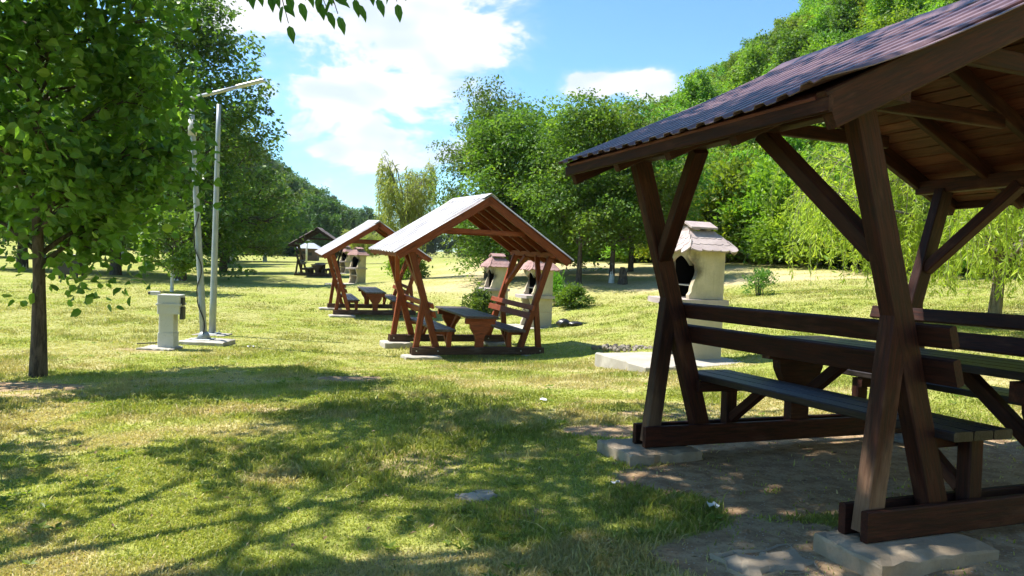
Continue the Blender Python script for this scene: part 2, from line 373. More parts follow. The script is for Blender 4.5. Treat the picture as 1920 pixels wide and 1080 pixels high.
def sub(child, parent):
    child.parent = parent; child.matrix_local = parent.matrix_local.inverted() @ child.matrix_local; return child
def copy_tree(o, parent=None):
    c = o.copy(); col.objects.link(c); c.parent = parent
    for ch in list(o.children): copy_tree(ch, c)
    return c

_pc = {}
def prism_mesh(L, wd, h, ch=.006):
    key = (round(L, 3), round(wd, 3), round(h, 3), ch)
    if key in _pc: return _pc[key]
    a, b, e = L / 2, wd / 2, h / 2; c = ch
    sec = [(-b + c, -e), (b - c, -e), (b, -e + c), (b, e - c), (b - c, e), (-b + c, e), (-b, e - c), (-b, -e + c)]
    V = [(x, y, z) for x in (-a, a) for (y, z) in sec]
    F = [[7, 6, 5, 4, 3, 2, 1, 0], list(range(8, 16))] + [[i, (i + 1) % 8, 8 + (i + 1) % 8, 8 + i] for i in range(8)]
    me = mesh_np('timber', V, F); _pc[key] = me; return me
def timber(name, A, B, wd, h, material, parent, upv=(0, 0, 1), ch=.006):
    A, B = Vector(A), Vector(B); d = B - A; L = d.length; d.normalize(); u = Vector(upv)
    y = u.cross(d)
    if y.length < 1e-4: y = Vector((0, 1, 0)).cross(d)
    y.normalize(); z = d.cross(y); mid = (A + B) / 2
    mx = Matrix.Identity(4)
    for i in range(3): mx[i][0], mx[i][1], mx[i][2], mx[i][3] = d[i], y[i], z[i], mid[i]
    return obj(name, prism_mesh(L, wd, h, ch), material, parent, mx)
def extrude_poly(P, t, name='panel', axis='Y', off=0.):
    """polygon P in (a,b), thickness t along axis; axis Y: (x,z); axis Z: (x,y)"""
    n = len(P); V = []
    for s in (-t / 2, t / 2):
        for (a, b) in P: V.append((a, s + off, b) if axis == 'Y' else (a, b, s + off))
    area = sum(P[i][0] * P[(i + 1) % n][1] - P[(i + 1) % n][0] * P[i][1] for i in range(n))
    lo = list(range(n)); hi = list(range(n, 2 * n))
    flip = (area > 0) == (axis == 'Z')
    F = [lo[::-1] if flip else lo, hi if flip else hi[::-1]]
    for i in range(n):
        j = (i + 1) % n; q = [i, j, n + j, n + i]; F.append(q if flip else q[::-1])
    return mesh_np(name, V, F)
def tubes(paths):
    V, F, o = [], [], 0
    for P, rad, k in paths:
        P = np.asarray(P, float); n = len(P); rad = np.broadcast_to(np.asarray(rad, float), (n,))
        T = np.gradient(P, axis=0); T /= np.linalg.norm(T, axis=1)[:, None] + 1e-9
        ref = np.array([1., 0, 0]) if abs(T[0][0]) < .8 else np.array([0, 1., 0])
        A = np.cross(T, ref); A /= np.linalg.norm(A, axis=1)[:, None] + 1e-9; B = np.cross(T, A)
        th = np.linspace(0, 2 * PI, k, endpoint=False)
        ring = P[:, None, :] + rad[:, None, None] * (np.cos(th)[None, :, None] * A[:, None, :] + np.sin(th)[None, :, None] * B[:, None, :])
        V.append(ring.reshape(-1, 3))
        i = np.arange(n - 1)[:, None] * k; j = np.arange(k)[None, :]; j2 = (j + 1) % k
        F.append((np.stack([i + j, i + k + j, i + k + j2, i + j2], -1).reshape(-1, 4) + o)); 
        cap0 = o + np.arange(k); o += n * k
    return np.concatenate(V), np.concatenate(F)
def tube_closed(P, rad, k=10):
    V, F = tubes([(P, rad, k)]); F = [list(map(int, f)) for f in F]; n = len(V)
    F.append(list(range(k))); F.append(list(range(n - k, n))[::-1]); return V, F
def lumpy_box(name, sx, sy, sz, seed, amp=.006, n=10):
    """slab with broken, uneven edges; base at z=0"""
    rng = np.random.default_rng(seed)
    nx, ny = max(4, int(n * sx / max(sx, sy))), max(4, int(n * sy / max(sx, sy)))
    xs = np.linspace(-sx / 2, sx / 2, nx + 1); ys = np.linspace(-sy / 2, sy / 2, ny + 1)
    V, idx = [], {}
    def add(x, y, z):
        V.append((x, y, z)); return len(V) - 1
    top = np.zeros((nx + 1, ny + 1), int)
    for i, x in enumerate(xs):
        for j, y in enumerate(ys):
            e = (i in (0, nx)) or (j in (0, ny))
            top[i, j] = add(x * (.985 if e else 1) + rng.normal(0, amp * .6), y * (.985 if e else 1) + rng.normal(0, amp * .6), sz - (abs(rng.normal(0, amp)) + .006 if e else 0) + rng.normal(0, amp * .15))
    ring = [(i, 0) for i in range(nx)] + [(nx, j) for j in range(ny)] + [(i, ny) for i in range(nx, 0, -1)] + [(0, j) for j in range(ny, 0, -1)]
    r1, r2 = [], []
    for (i, j) in ring:
        t = V[top[i, j]]; r1.append(add(t[0] * 1.015 + rng.normal(0, amp * .4), t[1] * 1.015 + rng.normal(0, amp * .4), sz * .78)); 
    for (i, j) in ring:
        t = V[top[i, j]]; r2.append(add(t[0] * 1.02 + rng.normal(0, amp * .4), t[1] * 1.02 + rng.normal(0, amp * .4), -.12))
    F = [[int(top[i, j]), int(top[i + 1, j]), int(top[i + 1, j + 1]), int(top[i, j + 1])] for i in range(nx) for j in range(ny)]
    k = len(ring)
    for a in range(k):
        b = (a + 1) % k; ta, tb = int(top[ring[a]]), int(top[ring[b]])
        F.append([ta, r1[a], r1[b], tb]); F.append([r1[a], r2[a], r2[b], r1[b]])
    F.append(r2[::-1])
    return mesh_np(name, V, F)
def stone_mesh(seed, r=1., flat=.7):
    rng = np.random.default_rng(seed); V, F = [], []
    nu, nv = 7, 5
    V.append((0, 0, flat * r))
    for j in range(1, nv):
        ph = PI * j / nv
        for i in range(nu):
            th = 2 * PI * i / nu + .3 * j; q = r * rng.uniform(.72, 1.15)
            V.append((q * math.sin(ph) * math.cos(th), q * math.sin(ph) * math.sin(th), q * flat * math.cos(ph)))
    V.append((0, 0, -flat * r)); e = len(V) - 1
    for i in range(nu): F.append([0, 1 + i, 1 + (i + 1) % nu])
    for j in range(nv - 2):
        for i in range(nu):
            a = 1 + j * nu + i; b = 1 + j * nu + (i + 1) % nu; F.append([a, a + nu, b + nu, b])
    for i in range(nu): F.append([e, 1 + (nv - 2) * nu + (i + 1) % nu, 1 + (nv - 2) * nu + i])
    return mesh_np('stone', V, F)

# ------------------------------------------------------------------ ground sheet
def build_ground():
    ang = np.r_[np.linspace(R(-52), R(52), 250), np.linspace(R(55), R(305), 60)]       # measured from +Y
    rad = 0.7 * 1.0245 ** np.arange(0, 325); rad = rad[rad < 1700]
    A, Q = np.meshgrid(ang, rad); X = Q * np.sin(A); Y = Q * np.cos(A)
    X = np.r_[0., X.ravel()]; Y = np.r_[0., Y.ravel()]
    Z = ground_z(X, Y); na, nr = len(ang), len(rad)
    F = [[0, 1 + (i + 1) % na, 1 + i] for i in range(na)]
    i = np.arange(nr - 1)[:, None] * na + 1; j = np.arange(na)[None, :]; j2 = (j + 1) % na
    q = np.stack([i + j, i + j2, i + na + j2, i + na + j], -1).reshape(-1, 4)
    F += q.tolist()
    me = mesh_np('ground', np.stack([X, Y, Z], 1), F, True, {'dirt': dirt_mask(X, Y), 'dry': dry_mask(X, Y)})
    tag(obj('ground', me, M['ground']), 'mown lawn with dry patches rising to a wooded bank', kind='structure')
build_ground()

def build_grass():
    rng = np.random.default_rng(4); N = 1300000
    y = 2.3 * (36 / 2.3) ** (rng.random(N) ** 1.08); x = (rng.random(N) * 2 - 1) * (y * .74 + .7)
    keep = rng.random(N) < (1 - .985 * sstep(dirt_mask(x, y) + .35 * (fbm(x * 5, y * 5, 8, 2) - .5), .25, .75))
    dens = .35 + .65 * sstep(fbm(x * 3.1, y * 3.1, 55, 3), .33, .6); keep &= rng.random(N) < dens; keep &= rng.random(N) < 1 - sstep(y, 18, 36); keep &= ~((y > 17) & (rng.random(N) < hay_mask(x, y) * 1.3))
    x, y = x[keep], y[keep]; n = len(x); z = ground_z(x, y)
    d = dry_mask(x, y); dry = np.clip(d * rng.uniform(.5, 1.3, n) + (rng.random(n) < .09) * .9, 0, 1)
    lush = sstep(fbm(x * 1.1, y * 1.1, 21, 3), .45, .7)
    clump = sstep(fbm(x * 4.5, y * 4.5, 66, 2), .5, .8)
    h = rng.gamma(5, .0042, n) * (.55 + .5 * lush + .9 * clump * lush) * (.8 + .03 * y) * (1 + 1.3 * (rng.random(n) < .012)); h = np.minimum(h, .085)
    wd = (.0015 + .00058 * y) * rng.uniform(.7, 1.3, n)
    a = rng.random(n) * 2 * PI; lean = rng.gamma(2.2, .38, n) * h * .9
    dx, dy = np.cos(a), np.sin(a); b = rng.random(n) * 2 * PI; sx, sy = np.cos(b) * wd, np.sin(b) * wd
    P0 = np.stack([x - sx, y - sy, z - .004], 1); P1 = np.stack([x + sx, y + sy, z - .004], 1)
    mx, my, mz = x + dx * lean * .35, y + dy * lean * .35, z + h * .62
    P2 = np.stack([mx + sx * .8, my + sy * .8, mz], 1); P3 = np.stack([mx - sx * .8, my - sy * .8, mz], 1)
    P4 = np.stack([x + dx * lean, y + dy * lean, z + h], 1)
    near = y < 7.5
    V, Q, tone, dr = [], [], [], []
    tn = np.clip(rng.normal(.5, .2, n) - .45 * (lush - .35) + .5 * (fbm(x * .7, y * .7, 44, 3) - .5), 0, 1)
    k = near.sum(); Vn = np.stack([P0[near], P1[near], P2[near], P3[near], P4[near]], 1).reshape(-1, 3); o = np.arange(k)[:, None] * 5
    T1 = np.concatenate([o + np.array([[0, 1, 2]]), o + np.array([[0, 2, 3]]), o + np.array([[3, 2, 4]])])
    f = ~near; kf = f.sum(); Vf = np.stack([P0[f], P1[f], P4[f]], 1).reshape(-1, 3); T2 = np.arange(kf)[:, None] * 3 + np.array([[0, 1, 2]]) + len(Vn)
    me = mesh_np('lawn_grass', np.concatenate([Vn, Vf]), np.concatenate([T1, T2]), False,
                 {'tone': np.r_[np.repeat(tn[near], 5), np.repeat(tn[f], 3)], 'dry': np.r_[np.repeat(dry[near], 5), np.repeat(dry[f], 3)]})
    tag(obj('lawn_grass', me, M['grass']), 'short green and straw coloured grass of the mown lawn', 'grass', kind='stuff')
build_grass()

def build_weeds():
    rng = np.random.default_rng(14); C, D, N, S, T = [], [], [], [], []
    n = 520; y = 2.6 * (14 / 2.6) ** rng.random(n); x = (rng.random(n) * 2 - 1) * (y * .72 + .4); ok = (dirt_mask(x, y) < .4) & (fbm(x * .8, y * .8, 71, 3) > .46); x, y = x[ok], y[ok]; z = ground_z(x, y)
    for a, b, c in zip(x, y, z):
        k = rng.integers(4, 9); r = rng.uniform(.02, .05)
        for q in range(k):
            th = 6.28 * q / k + rng.normal(0, .25); d = np.array([math.cos(th), math.sin(th), rng.uniform(.15, .7)]); C.append(np.array([a, b, c + .012]) + d * r * .6); D.append(d); N.append((rng.normal(0, .25), rng.normal(0, .25), 1)); S.append(r * 1.2); T.append(rng.uniform(.05, .5))
    C, D, N, S = map(np.array, (C, D, N, S)); V, F, kv = leaves(C, D, N, S, S * .5, .12)
    tag(obj('lawn_weeds', mesh_np('lawn_weeds', V, F, False, {'tone': np.repeat(np.array(T), kv)}), M['shrub']), 'low broad leaved weeds scattered through the lawn', 'weeds', kind='stuff')
    n = 450; y = 2.4 * (13 / 2.4) ** rng.random(n); x = (rng.random(n) * 2 - 1) * (y * .72 + .4); z = ground_z(x, y) + rng.uniform(.008, .03, n)
    D = np.stack([rng.normal(0, 1, n), rng.normal(0, 1, n), rng.normal(0, .25, n)], 1); N = np.stack([rng.normal(0, .4, n), rng.normal(0, .4, n), np.ones(n)], 1); s = rng.uniform(.012, .04, n)
    V, F, kv = leaves(np.stack([x, y, z], 1), D, N, s, s * .45, .2)
    tag(obj('fallen_leaves', mesh_np('fallen_leaves', V, F, False, {'tone': np.repeat(rng.random(n), kv)}), M['dead_leaf']), 'dry brown leaves and bits of straw lying on the lawn', 'leaves', kind='stuff')

# ------------------------------------------------------------------ picnic shelters
A_, BL = .8667, 1.25                      # half spacing of the two ground beams, half beam length
def post_u(wv): return .794 + (1.319 - .794) * (wv - .1) / 1.70
_sheet = {}
def roof_sheet(E, He, Hr, hv, pitch_, hgt, seed, curl=0.):
    """trapezoid profiled sheet for the slope towards -u; closed with a real thickness"""
    per = [(0, 0), (.42, 0), (.52, 1), (.90, 1)]
    n = int(round(2 * hv / pitch_)); vs, hs = [], []
    for k in range(n):
        for (f, hh) in per: vs.append(-hv + (k + f) * 2 * hv / n); hs.append(hh * hgt)
    vs.append(hv); hs.append(0); vs, hs = np.array(vs), np.array(hs)
    S = np.linspace(0, 1, 9); L = math.hypot(E, Hr - He); nx, nz = -(Hr - He) / L, E / L
    rng = np.random.default_rng(seed); V = []
    for low in (0, 1):
        for s in S:
            sag = .012 * math.sin(PI * s) - .0
            for v, h in zip(vs, hs):
                d = h - low * .004 - sag + .006 * math.sin(v * 3.1 + s * 5 + seed)
                if curl: d += curl * max(0, (s - .72) / .28) ** 2 * max(0, (-v - hv + .32) / .32) ** 1.5 
                V.append((-E * s * 1.0 + nx * d, v, Hr + (He - Hr) * s + nz * d))
    m_, k_ = len(vs), len(S); F = []; o = m_ * k_
    for i in range(k_ - 1):
        for j in range(m_ - 1):
            a = i * m_ + j; F.append([a, a + 1, a + m_ + 1, a + m_]); F.append([o + a, o + a + m_, o + a + m_ + 1, o + a + 1])
    for j in range(m_ - 1):
        F.append([j, o + j, o + j + 1, j + 1]); a = (k_ - 1) * m_ + j; F.append([a, a + 1, o + a + 1, o + a])
    for i in range(k_ - 1):
        a = i * m_; F.append([a, a + m_, o + a + m_, o + a]); a = i * m_ + m_ - 1; F.append([a, o + a, o + a + m_, a + m_])
    return mesh_np('roof_sheet', V, F)

def shelter(name, pose, label, wood_m, top_m, roof_m, beam_m, E=1.67, He=1.762, Hr=2.836, ov=.257, pitch_=.23, hgt=.026, collars=(-A_, A_), curl=0., bolts=True, group=None):
    (x, y, z), yaw, tilt, roll = pose
    root = empty(name, (x, y, z), 0, label, 'picnic shelter', group)
    root.matrix_world = Matrix.Translation((x, y, z)) @ Matrix.Rotation(yaw, 4, 'Z') @ Matrix.Rotation(tilt, 4, 'X') @ Matrix.Rotation(roll, 4, 'Y')
    T = lambda nm, a, b, wd, h, mt=wood_m, upv=(0, 0, 1), ch=.006: timber(nm, a, b, wd, h, mt, root, upv, ch)
    hv = A_ + ov
    for sv in (-1, 1):
        v = sv * A_
        for q in (-1, 1): T('ground_beam', (-BL, v + q * .06, .065), (BL, v + q * .06, .065), .038, .13, beam_m)
        for su in (-1, 1):
            T('post', (su * (post_u(.02)), v, .02), (su * post_u(1.80), v, 1.80), .08, .115, wood_m, (su, 0, .3))
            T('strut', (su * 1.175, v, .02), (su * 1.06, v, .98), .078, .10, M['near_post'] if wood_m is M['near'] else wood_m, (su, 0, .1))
            pu = post_u(1.22)
            T('brace', (su * pu, v - sv * .03, 1.20), (su * 1.30, v - sv * .60, 1.79), .075, .085, wood_m, (su, 0, 0))
            T('bench_leg', (su * .57, v, .02), (su * .57, v, .40), .07, .085, wood_m, (1, 0, 0))
            T('bench_bearer', (su * .50, v - sv * .065, .378), (su * .87, v - sv * .065, .378), .04, .07)
            T('bench_brace', (su * .57, v - sv * .04, .16), (su * .57, v - sv * .36, .405), .05, .06)
            if bolts:
                for (bu, bw) in ((post_u(.07), .07), (1.17, .07)):
                    V, F = tube_closed([(0, 0, 0), (0, -.012, 0)], .013, 6)
                    obj('bolt', BOLT, M['bolt'], root, Matrix.Translation((su * bu, v - .079, bw)))
        # table pedestal with curved shoulders
        P = [(-.075, .02), (.075, .02), (.075, .27), (.095, .34), (.15, .41), (.185, .48), (.19, .54), (.28, .545), (.28, .64), (-.28, .64), (-.28, .545), (-.19, .54), (-.185, .48), (-.15, .41), (-.095, .34), (-.075, .27)]
        obj('table_pedestal', PED if False else extrude_poly(P, .075, 'table_pedestal'), wood_m, root, Matrix.Translation((0, v, 0)))
        T('table_brace', (0, v - sv * .03, .26), (0, v - sv * .50, .635), .06, .075)
    for k in range(4): T('table_board', (-.2325 + .155 * k, -.99, .672), (-.2325 + .155 * k, .99, .672), .148, .04, top_m)
    for su in (-1, 1):
        for k in range(3): T('seat_board', (su * (.545 + .122 * k), -1.0, .435), (su * (.545 + .122 * k), 1.0, .435), .115, .042, top_m)
        lean = (.3, 0, 1)
        uo = post_u(.87) - .085; T('backrest_board', (su * uo, -1.06, .865), (su * uo, 1.13, .865), .042, .095, wood_m, (su * .3, 0, 1))
        uo = post_u(.72) - .085; T('backrest_board', (su * uo, -1.05, .715), (su * uo, 1.12, .715), .042, .115, wood_m, (su * .3, 0, 1))
        if wood_m is M['near']:
            for sv in (-1, 1):
                for wq in (.70, .74, .85, .89):
                    obj('screw', BOLT, M['bolt'], root, Matrix.Translation((su * (post_u(wq) + .068), sv * A_ + .02 * (wq > .8), wq)) @ Matrix.Rotation(su * PI / 2, 4, 'Z') @ Matrix.Scale(.55, 4))
        T('top_plate', (su * 1.325, -hv + .06, 1.835), (su * 1.325, hv - .06, 1.835), .09, .10)
        # slope frame
        L = math.hypot(E, Hr - He); sx, sz = su * E / L, -(Hr - He) / L; nx, nz = su * (Hr - He) / L, E / L
        def on(s, v, dep): return (sx * s + nx * -dep, v, Hr + sz * s - nz * dep)
        for v in (-hv + .07, -.52, 0., .52, hv - .07):
            barge = abs(v) > .9
            T('barge_rafter' if barge else 'rafter', on(.02, v, .080 if barge else .085), on(L - .03, v, .080 if barge else .085), .05, .145 if barge else .095, wood_m, (nx, 0, nz))
        T('fascia_board', (su * (E - .045), -hv + .03, He - .042), (su * (E - .045), hv - .03, He - .042), .022, .06)
        npl = 17; pw = (L - .05) / npl
        for k in range(npl):
            T('roof_board', on(.03 + pw * (k + .5), -hv + .098, .026), on(.03 + pw * (k + .5), hv - .098, .026), pw - .007, .018, M['plank'] if wood_m is M['near'] else wood_m, (nx, 0, nz), .003)
        key = (E, He, Hr, hv, pitch_, curl if su < 0 else 0)
        if key not in _sheet: _sheet[key] = roof_sheet(E, He, Hr, hv, pitch_, hgt, len(_sheet), curl if su < 0 else 0)
        mx = Matrix.Identity(4) if su < 0 else Matrix.Rotation(PI, 4, 'Z')
        obj('roof_sheet', _sheet[key], roof_m, root, mx)
    cw = 1.80 + .36 * (Hr - 1.762); cl = (Hr - .16 - cw) * E / (Hr - He)
    for v in collars: T('collar_tie', (-cl, v, cw), (cl, v, cw), .045, .09)
    # ridge cap
    cp = [(-.13, Hr - .062), (0, Hr + .022), (.13, Hr - .062), (.13, Hr - .052), (0, Hr + .034), (-.13, Hr - .052)]
    n = len(cp); V = [(a, s, b) for s in (-hv - .01, hv + .01) for (a, b) in cp]
    F = [[i, (i + 1) % n, n + (i + 1) % n, n + i] for i in range(n)] + [[5, 4, 1, 0], [4, 3, 2, 1], [n, n + 1, n + 4, n + 5], [n + 1, n + 2, n + 3, n + 4]]
    obj('ridge_cap', mesh_np('ridge_cap', V, F), roof_m, root)
    return root
_v, _f = tube_closed([(0, 0, 0), (0, -.012, 0)], .012, 6); BOLT = mesh_np('bolt', _v, _f)
M['plank'] = wood('red_brown_roof_board', (.08, .021, .015), (.14, .040, .027), (.18, .085, .06), .35, .6)

NEAR = shelter('picnic_shelter', (NG['loc'], NG['yaw'], NG['tilt'], NG['roll']), 'nearest dark brown timber picnic shelter with ribbed dark metal roof',
    M['near'], M['near_top'], M['roof_dark'], M['near'], 1.75, 1.769, 2.62, .2806, .135, .015, (-A_, 0., A_), .04, False, 'timber picnic shelters')
MIDP = ((-.8754, 14.3337, -1.8136 + CZ), .3815, .0134, .0084)
MID = shelter('picnic_shelter', MIDP, 'red brown timber picnic shelter with pale metal roof, second from the camera', M['red'], M['red_top'], M['roof_pale'], M['beam'], group='timber picnic shelters')
THP = ((-4.4344, 23.8438, -1.9927 + CZ), .3392, .0346, 0.)
THIRD = shelter('picnic_shelter', THP, 'red brown timber picnic shelter with pale roof half hidden behind a larger one', M['red'], M['red_top'], M['roof_pale'], M['beam'], bolts=False, group='timber picnic shelters')
FOP = ((-11.6, 45.2, -.43), .12, .0, 0.)
FOURTH = shelter('picnic_shelter', FOP, 'farthest dark timber picnic shelter with brown roof by the tree shade', M['old'], M['old'], M['roof_old'], M['old'], bolts=False, group='timber picnic shelters')

def on_frame(pose, u, v, wz=0.):
    (x, y, z), yaw = pose[0], pose[1]; c, s = math.cos(yaw), math.sin(yaw)
    return (x + u * c - v * s, y + u * s + v * c)
def footing(pose, u, v, sx, sy, th, seed, label, dz=0., mt='conc'):
    """concrete pad under a beam end; its top carries the beam"""
    (x0, y0, z0), yaw, tilt, roll = pose; x, y = on_frame(pose, u, v)
    zt = z0 + v * math.sin(tilt) - u * math.sin(roll) - .003 + dz
    o = obj('concrete_footing', lumpy_box('concrete_footing', sx, sy, th, seed), M[mt], None, None, (x, y, zt - th))
    o.rotation_euler = (0, 0, yaw); return tag(o, label, 'footing', 'concrete footings of the shelters')
NP = (NG['loc'], NG['yaw'], NG['tilt'], NG['roll'])
footing(NP, -1.15, .90, .52, .42, .10, 1, 'concrete footing under the far beam end of the nearest shelter', mt='conc_dirty')
footing(NP, -1.02, -.93, .66, .36, .10, 2, 'large earth stained footing under the near beam end of the nearest shelter', mt='conc_dirty')
footing(NP, 1.1, .87, .6, .45, .10, 3, 'concrete footing at the far side of the nearest shelter')
footing(NP, 1.1, -.9, .6, .45, .10, 4, 'concrete footing beneath the near outer post of the nearest shelter')
footing(MIDP, -1.07, -.93, .64, .40, .09, 5, 'concrete footing under the front beam post of the pale roofed shelter')
footing(MIDP, 1.05, -.93, .48, .38, .06, 6, 'thin concrete footing at the sunny outer end of the front beam')
footing(MIDP, -1.1, .86, .55, .5, .14, 7, 'thick concrete footing under the rear beam of the pale roofed shelter')
footing(MIDP, 1.0, .87, .5, .45, .10, 8, 'concrete footing under the rear beam beside the benches')
footing(THP, -1.0, -.95, .75, .45, .11, 9, 'concrete footing under the front beam of the half hidden shelter')
footing(THP, -1.15, .9, .7, .5, .14, 10, 'concrete footing under the rear beam of the half hidden shelter')

# ------------------------------------------------------------------ cast stone barbecues
def tile_mesh():
    n = 8; P = [(-.5, 1.), (-.5, .08)]
    P += [(-.5 + (i / n), .08 - .08 * math.sin(PI * (i / n)) ** .7) for i in range(1, n)] + [(.5, .08), (.5, 1.)]
    return extrude_poly(P, 1., 'roof_tile', 'Z', .5)
TILE = tile_mesh()
def barbecue(name, loc, rz, label, tile_m, grate=True):
    root = empty(name, loc, rz, label, 'barbecue', 'cast stone barbecues')
    P = lambda nm, poly, t, y, mt: obj(nm, extrude_poly(poly, t, nm), mt, root, Matrix.Translation((0, y, 0)))
    low = [(-.35, 0), (.28, 0), (.28, .395), (-.285, .395), (-.275, .33), (-.285, .24), (-.32, .14), (-.35, .08)]
    low2 = [(-.305, .402), (.28, .402), (.28, .75), (-.36, .75), (-.345, .66), (-.30, .55), (-.275, .47), (-.305, .455)]
    hood = [(-.295, .832), (.27, .832), (.27, 1.5), (-.30, 1.5), (-.31, 1.43), (-.255, 1.36), (-.195, 1.30), (-.175, 1.22), (-.19, 1.15), (-.215, 1.10), (-.255, 1.0), (-.265, .93), (-.30, .885)]
    for y in (-.285, .285):
        P('base_panel', low, .075, y, M['bbq']); P('base_panel', low2, .075, y, M['bbq']); P('hood_panel', hood, .07, y, M['bbq_hood'])
    P('back_panel', [(.2, 0), (.265, 0), (.265, .75), (.2, .75)], .49, 0, M['bbq']); P('fire_back', [(.18, .832), (.26, .832), (.26, 1.5), (.18, 1.5)], .495, 0, M['soot'])
    for y in (-.247, .247): P('fire_side', [(-.16, .84), (.178, .84), (.178, 1.49), (-.16, 1.49), (-.15, 1.2)], .006, y, M['soot'])
    P('base_shelf', [(-.24, .40), (.2, .40), (.2, .45), (-.24, .45)], .49, 0, M['bbq'])
    # arched hood front
    n = 12; arch = [(-.249, 1.498), (-.249, 1.29)] + [(-.249 + .498 * i / n, 1.29 + .14 * math.sin(PI * i / n)) for i in range(1, n)] + [(.249, 1.29), (.249, 1.498)]
    o = obj('hood_front', extrude_poly(arch, .05, 'hood_front'), M['bbq_hood'], root, Matrix.Translation((-.24, 0, 0)) @ Matrix.Rotation(PI / 2, 4, 'Z'))
    k = 14; front = [(-.5 - .0 - .09 * math.cos(PI * (i / k - .5)), -.40 + .80 * i / k) for i in range(k + 1)]
    obj('worktop', extrude_poly([(.31, .40), (.31, -.40)] + front, .075, 'worktop', 'Z'), M['bbq_top'], root, Matrix.Translation((0, 0, .79)))
    if grate:
        for i in range(9): timber('grate_bar', (-.22, -.2 + .05 * i, 1.02), (.17, -.2 + .05 * i, 1.02), .008, .008, M['grill'], root, ch=.001)
        timber('grate_rail', (-.23, -.23, 1.015), (-.23, .23, 1.015), .012, .012, M['grill'], root, ch=.001)
    # roof core, tiles, cap
    b = (-.37, .39, .42); tp = (-.19, .20, .09); z0, z1 = 1.502, 1.755
    V = [(b[0], -b[2], z0), (b[1], -b[2], z0), (b[1], b[2], z0), (b[0], b[2], z0), (tp[0], -tp[2], z1), (tp[1], -tp[2], z1), (tp[1], tp[2], z1), (tp[0], tp[2], z1)]
    rb = obj('roof', mesh_np('roof_base', V, [[3, 2, 1, 0], [4, 5, 6, 7], [0, 1, 5, 4], [1, 2, 6, 5], [2, 3, 7, 6], [3, 0, 4, 7]]), M['bbq_top'], root)
    corners = [Vector(p) for p in V]
    for (i0, i1, nt) in ((0, 1, 5), (2, 3, 5), (1, 2, 5), (3, 0, 5)):
        B0, B1, T0, T1 = corners[i0], corners[i1], corners[i0 + 4], corners[i1 + 4]
        for c in range(3):
            f0, f1 = c / 3 - .10, (c + 1) / 3 + .03
            for q in range(nt):
                s = (q + .5) / nt; lo = B0.lerp(B1, s).lerp(T0.lerp(T1, s), f0); hi = B0.lerp(B1, s).lerp(T0.lerp(T1, s), min(f1, 1.))
                wd = ((B1 - B0).length * (1 - c / 3) + (T1 - T0).length * c / 3) / nt * 1.0
                yy = hi - lo; ln = yy.length; yy.normalize(); xx = (B1 - B0).normalized(); zz = xx.cross(yy).normalized(); xx = yy.cross(zz)
                tilt = zz * (.004 + .010) 
                mx = Matrix.Identity(4); th = .022
                for r_ in range(3): mx[r_][0], mx[r_][1], mx[r_][2], mx[r_][3] = xx[r_] * wd, yy[r_] * ln - zz[r_] * .014, zz[r_] * th, lo[r_] + tilt[r_]
                obj('roof_tile', TILE, tile_m, rb, mx)
    for x in (-.15, .15): P('cap_support', [(x - .04, 1.74), (x + .04, 1.74), (x + .04, 1.84), (x - .04, 1.84)], .15, 0, M['bbq_top'])
    cap = [(-.19, 1.805), (0, 1.885), (.19, 1.805), (.19, 1.83), (0, 1.915), (-.19, 1.83)]
    obj('chimney_cap', extrude_poly(cap, .44, 'chimney_cap'), tile_m, rb, Matrix.Rotation(PI / 2, 4, 'Z'))
    return root
def pad(x, y, sx, sy, th, rz, seed, label, zt=None):
    z = gz(x, y) if zt is None else zt
    o = obj('concrete_pad', lumpy_box('concrete_pad', sx, sy, th, seed, .010, 14), M['conc'], None, None, (x, y, z + (-.02 if zt is None else -th)))
    o.rotation_euler = (0, 0, rz); return tag(o, label, 'pad', 'concrete pads of the barbecues')
YAW = .381
def bbq_at(x, y, zt, label, tile_m, padlabel, seed, px=-.25, py=0., psx=1.5, psy=1.25, grate=True, rz=YAW):
    barbecue('barbecue', (x, y, zt), rz, label, tile_m, grate)
    c, s = math.cos(rz), math.sin(rz); pad(x + px * c - py * s, y + px * s + py * c, psx, psy, .13, rz, seed, padlabel, zt)
bbq_at(2.58, 10.75, -.005, 'tall cream stone barbecue with pinkish scalloped roof behind the nearest shelter', M['tile'], 'wide pale concrete pad under the closest barbecue', 21, -.35, -.12, 1.75, 1.35)
bbq_at(.70, 20.1, -.545, 'cream stone barbecue beside the black refuse bags', M['tile_red'], 'concrete pad of the barbecue beside the black bags', 22)
bbq_at(-.50, 23.7, -.575, 'cream stone barbecue next to the round dark shrub', M['tile_red'], 'concrete pad of the barbecue next to the round shrub', 23, grate=False)
bbq_at(-8.2, 40.1, -.545, 'cream barbecue seen through the half hidden shelter, the taller of two', M['tile_red'], 'long concrete pad of the barbecue seen through the shelter', 24, -.5, 0, 2.2, 1.4, grate=False, rz=.9)
bbq_at(-11.72, 53.2, -.475, 'farthest small cream barbecue with red roof', M['tile_red'], 'pad under the farthest small barbecue', 25, grate=False, rz=.9)

